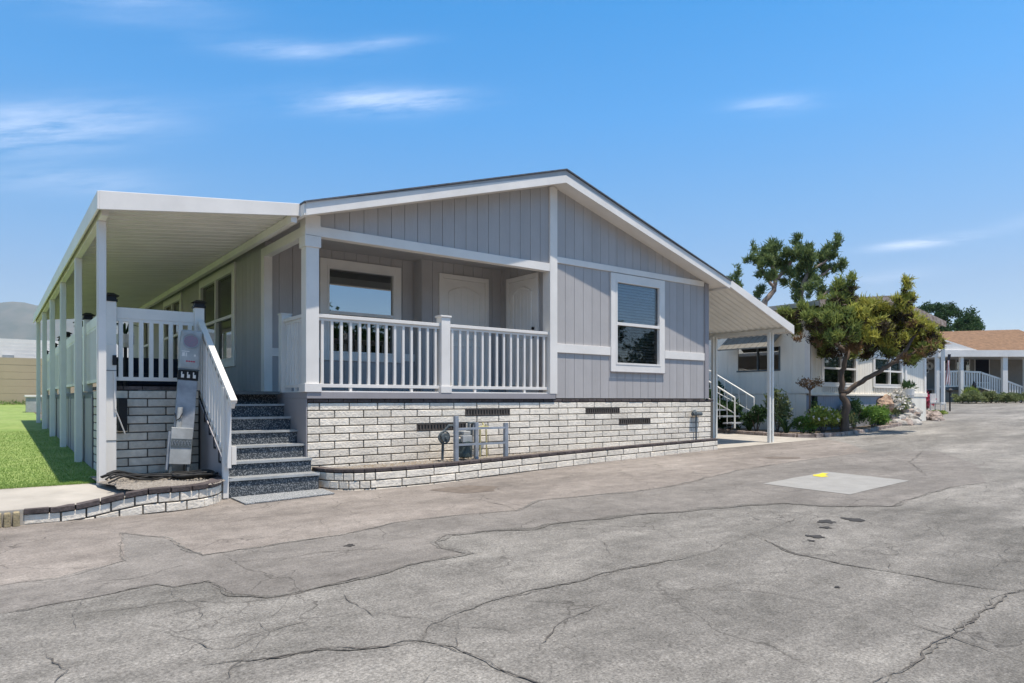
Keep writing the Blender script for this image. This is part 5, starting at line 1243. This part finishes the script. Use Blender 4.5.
# flag pole with banner
c = cp(943, 410, 33.5); zc = G(c.x, c.y); t = thing('lamp_post', (c.x, c.y, zc), 'slim white post with flat cap and hanging striped flag left of far porch', 'post')
m = MB(); m.box(c.x-.07, c.x+.07, c.y-.07, c.y+.07, zc, 2.75); m.build('pole', 'white', t); m = MB(); m.add([(c.x-.35, c.y-.3, 2.75), (c.x+.35, c.y-.3, 2.75), (c.x+.35, c.y+.3, 2.75), (c.x-.35, c.y+.3, 2.75), (c.x, c.y, 2.95)], [(0, 3, 2, 1), (0, 1, 4), (1, 2, 4), (2, 3, 4), (3, 0, 4)]); m.build('cap', 'rock_pink', t)
fl = thing('flag', (c.x+.3, c.y-.35, 1.2), 'drooping flag with red and white stripes and dark blue corner on the white post', 'flag')
def flagstrip(u0, u1, z0, z1, m_, nm):
    m = MB(); n = 10; vs = []
    for i in range(n+1):
        z = z0+(z1-z0)*i/n; f = 1-.25*(1.9-z)/1.3
        for u in (u0, u1):
            x = c.x+.13+u*f*.79+.02*math.sin(z*6); y = c.y-.12-u*f*.61+.05*math.sin(u*22+z*2)
            vs += [(x, y, z), (x+.006, y+.008, z)]
    m.add(vs, [q for i in range(n) for a_ in (4*i,) for q in ((a_, a_+2, a_+6, a_+4), (a_+1, a_+5, a_+7, a_+3), (a_, a_+4, a_+5, a_+1), (a_+2, a_+3, a_+7, a_+6))]); m.build(nm, m_, fl)
for k in range(7): flagstrip(.03*k, .03*(k+1)-.001, .75+.05*math.sin(k), 1.95, 'flagred' if k % 2 == 0 else 'cloth_white', 'stripe')
flagstrip(.0, .21, 1.952, 2.25, 'navy', 'canton')

# ------------------------------------------------------------------ far left
t = thing('beige_garden_wall', (-6, 25.9, -.3), 'plain beige block wall at the far end of the lawn', 'wall')
m = MB()
for k in range(8): m.box(-16, 3, 25.85-.004*(k % 2), 26.05, -.6+.29*k, -.6+.29*(k+1)-.006)
m.build('wall', 'beige', t)
t = thing('white_roofed_home', (-6, 32, 0), 'white lapped roof of a home showing above the beige wall', 'house')
m = MB(); m.box(-18, 4, 27.6, 36, -.6, 1.74); m.build('wall', 'beige', t)
m = MB(); k = 6
for i in range(k):
    z0 = 1.74+.155*i; m.prism([(-18, z0), (6, z0-.1), (6, z0+.15-.1), (-18, z0+.15)], 27.5+.015*i, 27.62+.02*i, 'y')
m.box(-18, 4, 27.62, 36, 1.74, 2.2); m.build('roof', 'white', t)
m = MB(); m.box(-2.75, -2.35, 27.38, 27.5, 1.74, 1.90); m.build('vent', 'steel_light', t)
t = thing('utility_box', (-2.1, 18.5, lawnz(18.5)), 'small pale green utility box with a lid near the far wall', 'utility box')
z = lawnz(18.5); m = MB(); m.box(-2.25, -1.85, 18.3, 18.7, z, z+.48); m.build('body', 'steel_light', t); m = MB(); m.box(-2.29, -1.81, 18.26, 18.74, z+.48, z+.55); m.build('lid', 'white', t, bevel=.01)
# strip of unmown grass below wall
V, F = leaves([(x, 25.6, lawnz(25.6)) for x in np.linspace(-4.5, -1.5, 14)], [(.3, .12, .12)]*14, 90, .10, upb=1, asp=.2); fastmesh('tall_grass', V, F, 'midleaf', kind='stuff', label='taller dark green grass along the foot of the beige wall', cat='grass')
# mountains
n = 80; vs = []; fs = []
for i in range(n+1):
    px = -420+i*12; base_z = -2
    h = 97+3*math.sin(i*.23+1)+1.5*math.sin(i*.9)+1*math.sin(i*2.3)
    if px > 10: h -= min(60, (px-10)*.05)
    for j, (Zd, f_) in enumerate(((3700, -.01), (3950, .35), (4250, .72), (4600, 1.0), (5000, .9))):
        p = cp(px, 400, Zd); hh = h/681*4600*f_+1.5*(0 if j in (0,) else (0 if j > 2 else 18)*mnoise.noise(Vector((px*.03, j*1.7, 0)))+9*mnoise.noise(Vector((px*.11, j*3.7, 2))))
        vs.append((p.x, p.y, hh+base_z))
for i in range(n):
    for j in range(4): a_ = i*5+j; fs.append((a_, a_+5, a_+6, a_+1))
MB().add(vs, fs).build('hills', 'hill', kind='structure', smooth=True)

hz = MB().box(-4800, 4800, -420, 5600, -60, 700).build('haze', 'white', kind='stuff', label='thin pale air between here and the distant hills', cat='haze')
hm = bpy.data.materials.new('haze'); hm.use_nodes = True; hn = hm.node_tree.nodes
for x in list(hn): hn.remove(x)
ho_ = hn.new('ShaderNodeOutputMaterial'); pv = hn.new('ShaderNodeVolumePrincipled'); pv.inputs['Color'].default_value = (.86, .93, 1, 1); pv.inputs['Density'].default_value = .00011; pv.inputs['Anisotropy'].default_value = .3
hm.node_tree.links.new(pv.outputs[0], ho_.inputs['Volume']); hz.data.materials[0] = hm
